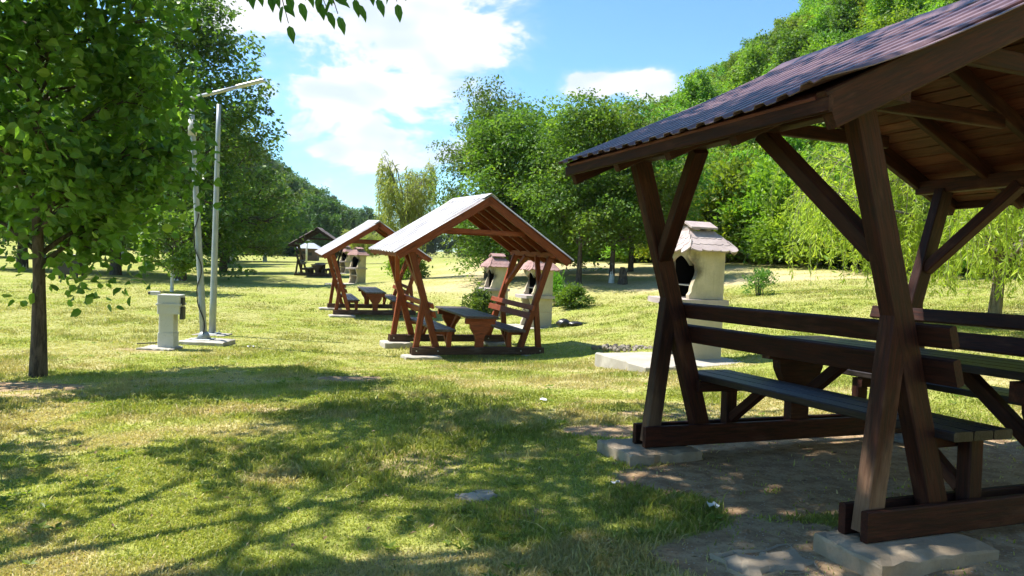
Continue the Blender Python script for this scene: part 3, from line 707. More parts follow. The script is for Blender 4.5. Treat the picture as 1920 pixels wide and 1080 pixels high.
# rubble, bags, litter, stone
rub = empty('rubble_heap', (2.08, 13.5, gz(2.08, 13.5)), 0, 'low heap of ash and broken stone on the grass by the wide pad', 'rubble')
rng = np.random.default_rng(12); ST = [stone_mesh(i, 1., .6) for i in range(5)]
for k in range(70):
    a, q = rng.random() * 2 * PI, rng.random() ** .6; x, y = .58 * q * math.cos(a), .34 * q * math.sin(a)
    s = rng.uniform(.025, .075); o = obj('rubble_piece', ST[k % 5], M['ash'], rub, None, (x, y, .045 * (1 - q) + s * .3)); o.scale = (s, s, s); o.rotation_euler = rng.random(3) * 6
def bag(x, y, sx, sy, sz, seed, label):
    rg = np.random.default_rng(seed); nu, nv = 18, 10; V = []
    for j in range(nv + 1):
        ph = PI * j / nv
        for i in range(nu):
            th = 2 * PI * i / nu; q = 1 + .16 * math.sin(5 * th + j) * math.sin(ph) + rg.normal(0, .06)
            V.append((sx * q * math.sin(ph) * math.cos(th), sy * q * math.sin(ph) * math.sin(th), sz * (.9 + .95 * math.cos(ph)) * (1 + rg.normal(0, .04)) - .02))
    F = [[j * nu + i, j * nu + (i + 1) % nu, (j + 1) * nu + (i + 1) % nu, (j + 1) * nu + i] for j in range(nv) for i in range(nu)]
    F = [f[::-1] for f in F]
    tag(obj('refuse_bag', mesh_np('refuse_bag', V, F, True), M['bag'], None, None, (x, y, gz(x, y))), label, 'bag', 'refuse bags left beside a barbecue')
bag(1.36, 19.45, .17, .16, .13, 1, 'bulging black refuse bag closest to the barbecue'); bag(1.66, 19.4, .2, .13, .075, 2, 'flattened dark refuse bag lying on the grass')
def flat_stone(x, y, sx, sy, h, rz, seed, label, m_='stone'):
    o = obj('flat_stone', lumpy_box('flat_stone', sx, sy, h, seed, .02, 8), M[m_], None, None, (x, y, gz(x, y) - h * .35)); o.rotation_euler = (0, 0, rz); tag(o, label, 'stone')
flat_stone(-.14, 3.98, .20, .13, .03, .5, 31, 'pale flat stone sunk in the foreground lawn')
flat_stone(1.12, 3.1, .4, .24, .022, .35, 32, 'slab of worn concrete flush with the trodden earth', 'conc_dirty')
def litter(x, y, s, seed, label):
    rg = np.random.default_rng(seed); n = 4; g = np.linspace(-1, 1, n); V = [(a * s + rg.normal(0, s * .2), b * s * .6 + rg.normal(0, s * .2), abs(rg.normal(0, s * .5)) + .012) for a in g for b in g]
    F = [[i * n + j, (i + 1) * n + j, (i + 1) * n + j + 1, i * n + j + 1] for i in range(n - 1) for j in range(n - 1)]
    k = len(V); V2 = V + [(a, b, c - .003) for a, b, c in V]; F2 = F + [[k + q for q in f[::-1]] for f in F]
    tag(obj('paper_scrap', mesh_np('paper_scrap', V2, F2), M['paper'], None, None, (x, y, gz(x, y) + .012)), label, 'litter', 'scraps of litter on the lawn')
litter(.33, 6.9, .03, 1, 'white paper scrap on the shaded lawn'); litter(.62, 4.15, .02, 2, 'small white scrap in the sunlit foreground grass')
litter(-4.6, 13.4, .05, 3, 'white scrap on the grass near the meter pillar'); litter(1.05, 3.75, .025, 4, 'pale scrap at the edge of the bare earth')
litter(2.0, 2.75, .014, 5, 'tiny bluish white scrap before the nearest shelter')

# ------------------------------------------------------------------ meter pillar, poles, lamps
x, y = -5.78, 12.75; z = gz(x, y)
mp = empty('meter_pillar', (x, y, z - .02), .12, 'pale grey meter pillar with a box head on the lawn', 'meter pillar')
timber('pillar', (0, 0, 0), (0, 0, .70), .24, .24, M['box'], mp, (1, 0, 0), .012); timber('pillar_plinth', (0, 0, .0), (0, 0, .30), .262, .262, M['box'], mp, (1, 0, 0), .01)
cab = timber('cabinet', (.04, 0, .62), (.04, 0, .94), .30, .36, M['box'], mp, (1, 0, 0), .012); sub(timber('cabinet_lid', (.04, 0, .945), (.04, 0, .975), .34, .40, M['box'], mp, (1, 0, 0), .012), cab)
sub(timber('cabinet_door', (.04, -.156, .645), (.04, -.156, .915), .012, .30, M['box'], mp, (1, 0, 0), .004), cab)
sub(timber('door_lock', (-.09, -.168, .79), (-.09, -.168, .815), .02, .022, M['dark_metal'], mp, (1, 0, 0), .004), cab)
timber('socket', (.235, -.03, .53), (.235, -.03, .74), .14, .06, M['dark_metal'], mp, (1, 0, 0), .01)
timber('socket', (.235, -.03, .77), (.235, -.03, .90), .12, .05, M['dark_metal'], mp, (1, 0, 0), .01)
timber('camera_body', (-.15, 0, .955), (-.29, 0, .955), .07, .07, M['box'], mp, (0, 0, 1), .01); timber('camera_lens', (-.29, 0, .955), (-.33, 0, .955), .05, .05, M['dark_metal'], mp, (0, 0, 1), .008)
tag(obj('concrete_pad', lumpy_box('concrete_pad', .55, .5, .06, 41, .02), M['conc'], None, None, (x - .1, y - .05, z - .02)), 'broken concrete pad at the foot of the meter pillar', 'pad')

def pole_parts(root, base, topv, r0, r1, k=10):
    P = np.linspace(base, topv, 8); V, F = tube_closed(P, np.linspace(r0, r1, 8), k); return obj('pole', mesh_np('pole', V, F, True), M['galv'], root)
x, y = -6.08, 15.4; z = gz(x, y)
p1 = empty('steel_pole', (x, y, z), 0, 'straight galvanised steel pole taller than the meter pillar', 'pole', 'steel poles on the lawn')
pole_parts(p1, (0, 0, 0), (.03, 0, 4.67), .07, .042)
timber('base_plate', (-.14, 0, .03), (.14, 0, .03), .28, .025, M['galv'], p1)
for a in (-.1, .1):
    for b in (-.1, .1): timber('anchor_bolt', (a, b, .04), (a, b, .085), .02, .02, M['bolt'], p1, (1, 0, 0), .003)
tag(obj('concrete_pad', lumpy_box('concrete_pad', .65, .5, .04, 42, .015), M['conc'], None, None, (x, y, z - .012)), 'thin concrete pad under the straight pole', 'pad')
x, y = -5.58, 13.75; z = gz(x, y)
p2 = empty('lamp_post', (x, y, z + .06), 0, 'leaning grey lamp post with a long arm and cable', 'lamp post', 'steel poles on the lawn')
pole_parts(p2, (0, 0, 0), (-.33, 0, 4.38), .062, .045)
V, F = tube_closed([(-.33, 0, 4.36), (0.1, 0, 4.48), (.62, 0, 4.63)], [.035, .034, .032], 8); obj('lamp_arm', mesh_np('lamp_arm', V, F, True), M['lampgrey'], p2)
lh = timber('lamp_head', (.50, 0, 4.60), (.98, 0, 4.735), .13, .05, M['lampgrey'], p2, (0, 0, 1), .015)
sub(timber('lamp_lens', (.62, 0, 4.607), (.94, 0, 4.697), .10, .012, M['box'], p2, (0, 0, 1), .004), lh)
V, F = tube_closed([(-.29, -.0, 3.70), (-.292, 0, 3.98)], [.075, .07], 10); obj('junction_sleeve', mesh_np('junction_sleeve', V, F, True), M['box'], p2)
V, F = tube_closed([(-.30, -.04, 3.36), (-.36, -.12, 3.40), (-.36, -.18, 3.40)], [.03, .05, .04], 8); obj('spot_lamp', mesh_np('spot_lamp', V, F, True), M['box'], p2)
timber('base_plate', (-.16, 0, .02), (.16, 0, .02), .3, .03, M['galv'], p2)
V, F = tube_closed([(0, 0, .03), (0, 0, .16)], [.13, .065], 10); obj('base_collar', mesh_np('base_collar', V, F, True), M['galv'], p2)
th = np.linspace(0, 14, 60); hz = np.linspace(.05, 2.3, 60); rr = .075
P = np.stack([-.33 * hz / 4.38 + rr * np.cos(.9 * np.sin(th) - PI * .55), rr * np.sin(.9 * np.sin(th) - PI * .55), hz], 1)
P = np.concatenate([np.array([(-.95, -.55, -.03), (-.6, -.4, -.02), (-.3, -.2, .0), (-.1, -.1, .03)]), P])
V, F = tubes([(P, .011, 6)]); obj('cable', mesh_np('cable', V, F, True), M['black'], p2)
tag(obj('concrete_pad', lumpy_box('concrete_pad', .8, .62, .10, 43, .015), M['conc'], None, None, (x + .06, y, z - .02)), 'square concrete pad under the leaning lamp post', 'pad')

def far_lamp(x, y, h, r, label, m_):
    o = empty('lamp_post', (x, y, gz(x, y)), 0, label, 'lamp post', 'distant lamp posts')
    V, F = tube_closed([(0, 0, 0), (0, 0, h)], [r, r * .8], 8); obj('pole', mesh_np('pole', V, F, True), M[m_], o)
    timber('lamp_head', (-.12, 0, h), (.28, 0, h + .03), .14, .07, M['lampgrey'], o)
far_lamp(-27.8, 75, 2.8, .055, 'thin grey lamp post before the dark far trees', 'galv')
far_lamp(-21.0, 77, 2.25, .10, 'white post framed by the farthest shelter', 'white')

# wheeled bin
x, y = -19.25, 33.; z = gz(x, y)
b = empty('waste_container', (x, y, z), .1, 'dark waste container on legs in the shade of the trees', 'bin')
V = [(-.42, -.3, .2), (.42, -.3, .2), (.42, .3, .2), (-.42, .3, .2), (-.5, -.36, .98), (.5, -.36, .98), (.5, .36, .98), (-.5, .36, .98)]
obj('body', mesh_np('body', V, [[3, 2, 1, 0], [4, 5, 6, 7], [0, 1, 5, 4], [1, 2, 6, 5], [2, 3, 7, 6], [3, 0, 4, 7]]), M['black'], b)
lidp = timber('lid', (-.54, 0, 1.02), (.54, 0, 1.02), .8, .06, M['dark_metal'], b, (0, .1, 1), .02); timber('rim', (-.53, -.38, .95), (.53, -.38, .95), .04, .05, M['dark_metal'], b)
for sx in (-.36, .36):
    for sy in (-.25, .25): timber('leg', (sx, sy, 0), (sx, sy, .22), .07, .07, M['black'], b, (1, 0, 0))

# far hut and the table beyond the farthest shelter
x, y = -24.2, 90; z = gz(x, y)
h = empty('park_hut', (x, y, z), .1, 'small brown hut with grey hipped roof behind the farthest shelter', 'hut')
timber('wall', (-1.0, 0, .75), (1.0, 0, .75), 1.8, 1.5, M['hutwall'], h, ch=.02); timber('door', (.15, -.91, .62), (.15, -.91, 1.0), .04, .55, M['dark_metal'], h, (1, 0, 0)); timber('window', (-.5, -.91, .8), (-.5, -.91, 1.1), .04, .4, M['black'], h, (1, 0, 0))
V = [(-1.5, -1.4, 1.45), (1.5, -1.4, 1.45), (1.5, 1.4, 1.45), (-1.5, 1.4, 1.45), (-.5, 0, 2.1), (.5, 0, 2.1)]
obj('roof', mesh_np('roof', V, [[3, 2, 1, 0], [0, 1, 5, 4], [1, 2, 5], [2, 3, 4, 5], [3, 0, 4]]), M['hutroof'], h)
x, y = -13.0, 51.5; z = gz(x, y)
tb = empty('picnic_table', (x, y, z), .1, 'dark picnic table with benches beyond the farthest shelter', 'picnic table')
for k in range(4): timber('table_board', (-.24 + .16 * k, -.9, .76), (-.24 + .16 * k, .9, .76), .15, .05, M['old'], tb)
for su in (-1, 1):
    timber('pedestal', (0, su * .7, 0), (0, su * .7, .74), .12, .3, M['old'], tb, (1, 0, 0))
    for k in range(2): timber('seat_board', (su * (.65 + .14 * k), -.9, .45), (su * (.65 + .14 * k), .9, .45), .13, .04, M['old'], tb)
    for sv in (-.7, .7): timber('bench_leg', (su * .72, sv, 0), (su * .72, sv, .43), .08, .2, M['old'], tb, (1, 0, 0))

# ------------------------------------------------------------------ trees
def leaves(C, D, N, ln, wd, fold=.12, seed=0, heart=False):
    """kite shaped leaves: centres C, long axis D, normal N (all (n,3)); returns V, F"""
    D = D / (np.linalg.norm(D, axis=1)[:, None] + 1e-9); N = N - (N * D).sum(1)[:, None] * D; N = N / (np.linalg.norm(N, axis=1)[:, None] + 1e-9)
    S = np.cross(N, D); n = len(C); ln = np.broadcast_to(ln, (n,))[:, None]; wd = np.broadcast_to(wd, (n,))[:, None]
    b = C - D * ln * .5; t = C + D * ln * .5 - N * ln * .10
    if heart:
        pts = [b, C - D * ln * .34 + S * wd * .42 + N * wd * fold, C + S * wd * .5 + N * wd * fold, C + D * ln * .27 + S * wd * .26 + N * wd * fold * .5, t,
               C + D * ln * .27 - S * wd * .26 + N * wd * fold * .5, C - S * wd * .5 + N * wd * fold, C - D * ln * .34 - S * wd * .42 + N * wd * fold]
        V = np.stack(pts, 1).reshape(-1, 3); o = np.arange(n)[:, None] * 8
        return V, np.concatenate([o + np.array([[0, 1, 2, 3]]), o + np.array([[0, 3, 4, 5]]), o + np.array([[0, 5, 6, 7]])]), 8
    l = C - D * ln * .06 + S * wd * .5 + N * wd * fold; r = C - D * ln * .06 - S * wd * .5 + N * wd * fold
    V = np.stack([b, l, t, r], 1).reshape(-1, 3); return V, np.arange(n * 4).reshape(-1, 4), 4

def profile(kind, t):
    if kind == 'round': return np.sin(PI * np.clip(.10 + .88 * t, 0, 1)) ** .55
    if kind == 'dome': return np.sqrt(np.clip(1 - (t - .25) ** 2 / .58, 0.02, 1))
    if kind == 'cone': return np.clip(1 - t, .03, 1) ** .75 * np.minimum(1, .55 + t * 4)
    return np.minimum(1, .45 + 1.6 * t) * np.clip(1.04 - t, .05, 1) ** .42          # egg
def grow(seed, H, Rc, base, kind, n_limb, n_leaf, ll, lw, r0, flat=.32, sub=6, spray=.5, droop=.15, heart=False, trunk_top=.93, keep=None, off=(0, 0), up_bias=.9, gap=0.):
    """returns trunk (V,F) and crown (V,F,attrs): trunk, limbs, twigs, and leaf sprays at the twigs"""
    rg = np.random.default_rng(seed); paths = []
    zt = np.linspace(-.25, H * trunk_top, 9); wob = np.cumsum(rg.normal(0, .018 * H / 8, (9, 2)), 0); wob -= wob[1]
    tr = np.c_[wob[:, 0] + off[0] * np.clip(zt / H, 0, 1) ** 1.5, wob[:, 1] + off[1] * np.clip(zt / H, 0, 1) ** 1.5, zt]
    rad = r0 * (1 - .9 * np.clip(zt / (H * trunk_top), 0, 1)) ; rad[0] *= 1.35; rad[1] *= 1.12
    paths.append((tr, rad, 9)); at = lambda z: np.array([np.interp(z, zt, tr[:, 0]), np.interp(z, zt, tr[:, 1]), z])
    SC, SD, SR = [], [], []
    for k in range(n_limb):
        t = ((k + .5) / n_limb) ** .9; az_ = k * 2.39996 + rg.normal(0, .35); rr = Rc * profile(kind, t) * rg.uniform(.72, 1.1)
        if gap and rg.random() < gap: rr *= rg.uniform(.35, .6)
        z1 = base + t * (H - base) + rg.normal(0, .04 * H); z0 = max(base * .75, z1 - rr * rg.uniform(.45, .8)); z0 = min(z0, H * trunk_top * .97)
        p0 = at(z0); c0 = at(min(z1, H * trunk_top)); p2 = c0 + np.array([rr * math.cos(az_), rr * math.sin(az_), 0]); p2[2] = z1 - droop * rr
        p1 = (p0 + p2) / 2 + np.array([0, 0, .18 * rr]); s = np.linspace(0, 1, 6)[:, None]
        P = (1 - s) ** 2 * p0 + 2 * s * (1 - s) * p1 + s * s * p2; P[1:-1] += rg.normal(0, .03 * rr + .01, (4, 3))
        rl = max(.012, r0 * .42 * (1 - z0 / H) + .01); paths.append((P, np.linspace(rl, rl * .2, 6), 5))
        ns = max(3, int(sub * (.5 + rr / Rc)))
        for q in range(ns):
            f = rg.uniform(.3, 1.); i = f * 5; i0 = min(int(i), 4); b0 = P[i0] + (P[i0 + 1] - P[i0]) * (i - i0); dr = P[-1] - P[0]; dr = dr / (np.linalg.norm(dr) + 1e-6)
            a2 = rg.uniform(-1.15, 1.15); dd = np.array([dr[0] * math.cos(a2) - dr[1] * math.sin(a2), dr[0] * math.sin(a2) + dr[1] * math.cos(a2), dr[2] * .5 + rg.normal(.05, .3)])
            L2 = Rc * rg.uniform(.16, .36); e = b0 + dd * L2; mid = (b0 + e) / 2 + np.array([0, 0, .06 * L2])
            paths.append((np.array([b0, mid, e]), np.array([rl * .35, rl * .22, .004]), 4))
            for g in (.45, 1.0):
                SC.append(b0 + dd * L2 * g + rg.normal(0, .08 * Rc, 3) * np.array([1, 1, .7])); SD.append(dd); SR.append(spray * rg.uniform(.6, 1.25))
    for q in range(max(4, n_limb // 4)):
        SC.append(at(H * trunk_top) + np.array([*rg.normal(0, .14 * Rc, 2), rg.uniform(-.12, .06) * H])); SD.append(np.array([*rg.normal(0, .5, 2), 1.])); SR.append(spray * rg.uniform(.5, .9))
    SC, SD, SR = np.array(SC), np.array(SD), np.array(SR); m_ = len(SC)
    wts = SR ** 2 / (SR ** 2).sum(); idx = rg.choice(m_, n_leaf, p=wts)
    # leaves in flattened, tilted sprays
    tilt = rg.normal(0, .38, (m_, 2)); q = np.sqrt(rg.random(n_leaf)) * SR[idx]; a = rg.random(n_leaf) * 2 * PI
    ox, oy = q * np.cos(a), q * np.sin(a); oz = rg.normal(0, 1, n_leaf) * SR[idx] * flat + ox * tilt[idx, 0] + oy * tilt[idx, 1] - .22 * q * q / np.maximum(SR[idx], .05)
    C = SC[idx] + np.stack([ox, oy, oz], 1)
    D = np.stack([ox, oy, -.25 * q], 1) / (q[:, None] + .05) + rg.normal(0, .55, (n_leaf, 3)); 
    N = np.stack([rg.normal(0, .6, n_leaf) + tilt[idx, 0] * -1, rg.normal(0, .6, n_leaf) - tilt[idx, 1], np.full(n_leaf, up_bias)], 1)
    s = rg.uniform(.65, 1.25, n_leaf); tone = np.clip(rg.normal(.42, .17, n_leaf) + (rg.normal(0, .22, m_))[idx], 0, 1)
    if keep is not None:
        kp = keep(C); C, D, N, s, tone = C[kp], D[kp], N[kp], s[kp], tone[kp]
    V, F, kv = leaves(C, D, N, ll * s, lw * s, heart=heart)
    tv, tf = tubes(paths); return (tv, tf), (V, F, np.repeat(tone, kv))
def tree_meshes(name, g):
    (tv, tf), (cv, cf, tone) = g
    return mesh_np(name + '_trunk', tv, tf, True), mesh_np(name + '_crown', cv, cf, False, {'tone': tone})
def plant_tree(name, meshes, x, y, leaf_m, label, cat='tree', group=None, rz=0., sc=1., bark_m='bark', zoff=0., wash=None, trunk_name='trunk'):
    root = empty(name, (x, y, gz(x, y) + zoff), rz, label, cat, group); root.scale = (sc, sc, sc) if not isinstance(sc, tuple) else sc
    obj(trunk_name, meshes[0], M[bark_m], root); obj('crown', meshes[1], leaf_m, root)
    if wash:
        V, F = tubes([(np.array([(0, 0, -.2), (0, 0, .1), (0, 0, wash[1] * .6), (0, 0, wash[1])]), np.array([wash[0] * 1.5, wash[0] * 1.22, wash[0] * 1.06, wash[0]]), 12)]); obj('whitewash', mesh_np('whitewash', V, F, True), M['white'], root)
    return root

build_weeds()
# the linden on the near lawn
LT = tree_meshes('linden', grow(3, 5.9, 1.72, 1.75, 'egg', 36, 12500, .124, .106, .082, flat=.42, sub=7, spray=.42, droop=.10, heart=True, up_bias=.55))
plant_tree('linden_tree', LT, -5.56, 8.9, M['linden'], 'young broad leaved tree with thin trunk beside the meter pillar', rz=.6)

# ash tree standing outside the picture: overhanging branch and shade on the foreground
def ash_keep(C):
    P = C + np.array([-4.3, 2.6, 0.]); z = P[:, 2] - CZ; y = P[:, 1]
    vis = (y > .6) & (np.abs(P[:, 0]) < .80 * y + .5) & (z < .42 * y + .35)
    return ~vis
AT = tree_meshes('ash', grow(8, 9.6, 4.6, 3.6, 'dome', 22, 22500, .18, .08, .115, flat=.30, sub=3, spray=.62, droop=.05, keep=ash_keep, off=(1.4, 2.2), gap=.25))
ASH = plant_tree('ash_tree', AT, -4.3, 2.6, M['ash_leaf'], 'ash tree whose leafy branch hangs into the top of the picture', rz=0.)
def ash_branch():
    """the low twig with pinnate leaves, a part of the ash tree"""
    rg = np.random.default_rng(5); paths = []; C, D, N = [], [], []
    base = np.array([-1.9, 2.7, 4.1]); twigs = [((ex - rg.uniform(.10, .30), 3.15 + rg.uniform(-.12, .12), ez + rg.uniform(.26, .40)), (ex, 3.2 + rg.uniform(-.12, .12), ez)) for ex, ez in [(p_, q_ + .045) for p_, q_ in ((-1.16, 2.37), (-1.10, 2.33), (-1.03, 2.33), (-1.0, 2.25), (-.95, 2.32), (-.90, 2.29), (-.84, 2.32), (-.80, 2.35), (-.76, 2.26), (-.70, 2.34), (-.64, 2.38), (-.60, 2.33), (-.54, 2.36), (-.88, 2.36), (-1.13, 2.39), (-1.06, 2.38), (-.97, 2.37), (-.93, 2.40), (-.73, 2.38), (-.67, 2.40))]]
    paths.append((np.array([base, (-1.6, 2.95, 3.3), (-1.3, 3.12, 2.75), (-1.0, 3.2, 2.74), (-.8, 3.28, 2.75)]), np.array([.03, .022, .013, .009, .006]), 6))
    paths.append((np.array([(-3.0, 1.8, 4.5), (-2.4, 2.3, 4.4), base]), np.array([.05, .04, .03]), 6))
    for a, b_ in twigs:
        a, b_ = np.array(a), np.array(b_); s = np.linspace(0, 1, 6)[:, None]; P = a + (b_ - a) * s; P[:, 2] += (.09 * np.sin(PI * s[:, 0])); paths.append((P, np.linspace(.004, .0018, 6), 4))
        d = P[-1] - P[-2]; d /= np.linalg.norm(d); sd = np.cross(d, (0, .5, .85)); sd /= np.linalg.norm(sd)
        for i in range(5):
            p = P[0] + (P[-1] - P[0]) * (.28 + .15 * i); p[2] += .09 * math.sin(PI * (.28 + .15 * i))
            for q in (-1, 1):
                dd = sd * q * .85 + d * .7 + rg.normal(0, .12, 3) + np.array([0, 0, -.25]); dd /= np.linalg.norm(dd); C.append(p + dd * .048); D.append(dd); N.append(np.array([0, -.5, .9]) + rg.normal(0, .3, 3))
        C.append(P[-1] + d * .05); D.append(d); N.append(np.array([0, -.6, .8]))
    C, D, N = map(np.array, (C, D, N)); tv, tf = tubes(paths); o = -np.array([-4.3, 2.6, gz(-4.3, 2.6)])
    V, F, kv = leaves(C + o, D, N, .078, .034, .1, heart=True)
    obj('hanging_branch', mesh_np('hanging_branch', tv + o, tf, True), M['bark'], ASH)
    obj('hanging_leaves', mesh_np('hanging_leaves', V, F, False, {'tone': rg.uniform(.1, .5, len(V) // kv).repeat(kv)}), M['ash_leaf'], ASH)
ash_branch()

# hornbeams in the middle distance
HB = [tree_meshes('hornbeam', grow(20 + i, 8.4, 3.3, (2.5, 2.4, 1.5)[i], ('egg', 'round', 'egg')[i], 48, 30000, .175, .105, .13, flat=.15, sub=6, spray=.80, droop=.18, gap=.18)) for i in range(3)]
grpC = 'broad leaved trees behind the barbecues'
plant_tree('hornbeam_tree', HB[0], 2.63, 30, M['hornbeam'], 'green tree with slim dark trunk closest to the hay strip', group=grpC, rz=.4, sc=.80, wash=(.115, .55))
plant_tree('hornbeam_tree', HB[1], 3.97, 30.3, M['hornbeam'], 'green tree whose pale trunk has a dark stump at its foot', group=grpC, rz=2.2, sc=.82, wash=(.12, .95))
plant_tree('hornbeam_tree', HB[2], -.1, 32.5, M['hornbeam'], 'dense green tree rising right behind the pale shelter roof', group=grpC, rz=4.0, sc=(.86, .86, .84), zoff=.1)
plant_tree('hornbeam_tree', HB[2], -1.2, 34.5, M['darkleaf'], 'dark green tree with upright top above the pale shelter roof', group=grpC, rz=1.3, sc=(.72, .72, .95), zoff=.1)
plant_tree('hornbeam_tree', HB[1], 5.6, 36, M['hornbeam'], 'green tree between the pale trunk and the wooded hillside', group=grpC, rz=5.1, sc=(.9, .9, .9))
plant_tree('hornbeam_tree', HB[2], 1.6, 38, M['hornbeam'], 'green tree crown showing between two closer hornbeams', group=grpC, rz=.1, sc=.9)
st = empty('tree_stump', (4.33, 29.7, gz(4.33, 29.7)), 0, 'dark rough stump leaning on the pale tree trunk', 'stump')
V, F = tube_closed([(0, 0, -.1), (.02, 0, .2), (0, .02, .45), (-.03, 0, .66)], [.20, .17, .15, .09], 8); V += np.random.default_rng(3).normal(0, .018, V.shape); obj('stump_wood', mesh_np('stump_wood', V, F), M['bark'], st)
timber('stump_branch', (0, 0, .3), (.2, -.05, .55), .05, .05, M['bark'], st)

# tall dark trees on the far side of the lawn
DT = [tree_meshes('dark_tree', grow(40 + i, 13.4, 5.3, 2.2, ('cone', 'egg')[i], 56, 30000, .25, .145, .26, flat=.15, sub=7, spray=.95, droop=.20, gap=.2)) for i in range(2)]
grpD = 'tall dark trees along the far lawn edge'
plant_tree('tall_tree', DT[0], -15.85, 36, M['darkleaf'], 'tallest dark tree with whitewashed trunk behind the lamp post', group=grpD, rz=.2, sc=(.98, .98, 1.03), wash=(.27, 1.1))
plant_tree('tall_tree', DT[1], -21.5, 41, M['darkleaf'], 'tall dark tree half hidden by the young linden', group=grpD, rz=2., sc=.95, wash=(.23, .9))
plant_tree('tall_tree', DT[1], -19.5, 51, M['darkleaf'], 'tall dark tree whose shadowed crown stands by the farthest shelter', group=grpD, rz=1.1, sc=(.86, .86, .74))
plant_tree('tall_tree', DT[0], -28.5, 44, M['darkleaf'], 'tall dark tree behind the waste container', group=grpD, rz=3.4, sc=1., wash=(.25, .9))
plant_tree('tall_tree', DT[0], -27, 62, M['darkleaf'], 'dark conical tree deeper in the row behind the grey lamp post', group=grpD, rz=4.4, sc=(.9, .9, .8))
plant_tree('tall_tree', DT[1], -25.6, 68, M['darkleaf'], 'paler green tree at the end of the dark row', group=grpD, rz=5.5, sc=(.62, .62, .56))
SM = tree_meshes('young_tree', grow(60, 3.0, 1.05, .95, 'round', 18, 3500, .15, .09, .04, sub=6, spray=.32))
plant_tree('young_tree', SM, -12.14, 27, M['hornbeam'], 'small young tree with thin white trunk in front of the tallest dark tree', wash=(.05, 1.0))
# row of far trees under the dark crowns
FT = tree_meshes('far_tree', grow(61, 7.5, 3.2, 1.6, 'round', 26, 6000, .36, .24, .16, sub=6, spray=.75))
for k, (fx, fy, sc, lb) in enumerate(((-31.5, 74, 1., 'far tree with whitewashed trunk, first of the row behind the lamp post'), (-29.3, 79, .95, 'far tree with whitewashed trunk, second of the row behind the lamp post'),
        (-26.2, 80, .9, 'far whitewashed tree right of the thin grey lamp post'), (-36, 70, 1.1, 'far whitewashed tree left of the tallest dark trunk'), (-41, 66, 1.2, 'far tree with white trunk beyond the waste container'), (-47, 62, 1.2, 'far tree at the outer end of the whitewashed row'))):
    plant_tree('far_tree', FT, fx, fy, M['darkleaf'], lb, group='whitewashed far trees', rz=k * 1.3, sc=sc, wash=(.2, 1.0))
tag(obj('concrete_pad', lumpy_box('concrete_pad', .1, .1, .05, 3), M['conc']), 'x', 'x') if False else None

# weeping willows
def willow(seed, H, Rc, n_str, n_per, ll, lw, r0, low, trunk_h):
    rg = np.random.default_rng(seed); paths = []; zt = np.linspace(-.2, trunk_h, 6); paths.append((np.c_[.03 * np.sin(zt * 2), .03 * np.cos(zt * 1.7), zt], np.linspace(r0 * 1.2, r0 * .75, 6), 9))
    C, D, TN = [], [], []; limbs = []
    for k in range(16):
        a = k * 2.4 + rg.normal(0, .3); rr = Rc * rg.uniform(.35, .95); zt_ = trunk_h + (H - trunk_h) * rg.uniform(.55, 1.0) * (1 - .35 * rr / Rc)
        p0 = np.array([0, 0, trunk_h * rg.uniform(.8, 1.)]); p2 = np.array([rr * math.cos(a), rr * math.sin(a), zt_]); p1 = p0 * .5 + p2 * .5 + np.array([0, 0, .3 * (zt_ - trunk_h)])
        s = np.linspace(0, 1, 7)[:, None]; P = (1 - s) ** 2 * p0 + 2 * s * (1 - s) * p1 + s * s * p2 + rg.normal(0, .04, (7, 3)); limbs.append(P); paths.append((P, np.linspace(r0 * .5, r0 * .08, 7), 5))
    for k in range(n_str):
        P = limbs[rg.integers(16)]; f = rg.choice([.35, .5, .65, .8, .9, .99]) * 5.99; i = int(f); b0 = P[i] + (P[min(i + 1, 6)] - P[i]) * (f - i); b0 = b0 + rg.normal(0, .13, 3)
        a = math.atan2(b0[1], b0[0]) + rg.normal(0, 1.0); out = rg.uniform(.15, .55) * Rc * .5; L = rg.uniform(.25, 1.) * max(.5, b0[2] - low) ; L = min(L, b0[2] - low * rg.uniform(.6, 1.4)); L = max(L, .35)
        s = np.linspace(0, 1, 9); arch = np.sin(np.minimum(s * 2.2, 1) * PI / 2)
        S = np.stack([b0[0] + out * math.cos(a) * arch + rg.normal(0, .02, 9), b0[1] + out * math.sin(a) * arch + rg.normal(0, .02, 9), b0[2] + .22 * np.sin(np.minimum(s * 3, 1) * PI) * out - L * np.clip(s - .1, 0, 1) ** 1.35], 1)
        paths.append((S, np.linspace(.006, .002, 9), 3))
        u = rg.random(n_per) * 8; i = np.minimum(u.astype(int), 7); q = S[i] + (S[i + 1] - S[i]) * (u - i)[:, None]; t = S[i + 1] - S[i]; t /= np.linalg.norm(t, axis=1)[:, None] + 1e-6
        d = t * .8 + rg.normal(0, .62, (n_per, 3)) + np.array([0, 0, -.15]); d /= np.linalg.norm(d, axis=1)[:, None]; C.append(q + d * ll * .5); D.append(d); TN.append(np.full(n_per, rg.normal(.45, .2)))
    C, D, tn = np.concatenate(C), np.concatenate(D), np.concatenate(TN); n = len(C); N = rg.normal(0, 1, (n, 3)) + np.array([0, 0, .4]); s = rg.uniform(.6, 1.25, n)
    V, F, kv = leaves(C, D, N, ll * s, lw * s, .1); return tubes(paths), (V, F, np.repeat(np.clip(tn + rg.normal(0, .18, n), 0, 1), kv))
WR = tree_meshes('willow', willow(71, 3.5, 3.6, 800, 58, .135, .024, .10, .3, 1.35))
plant_tree('willow_tree', WR, 8.2, 12.8, M['willow'], 'yellow green weeping willow behind the nearest shelter', group='weeping willows', rz=.5, bark_m='bark2')
WM = tree_meshes('willow', willow(72, 7.0, 1.75, 210, 46, .26, .042, .12, .7, 3.0))
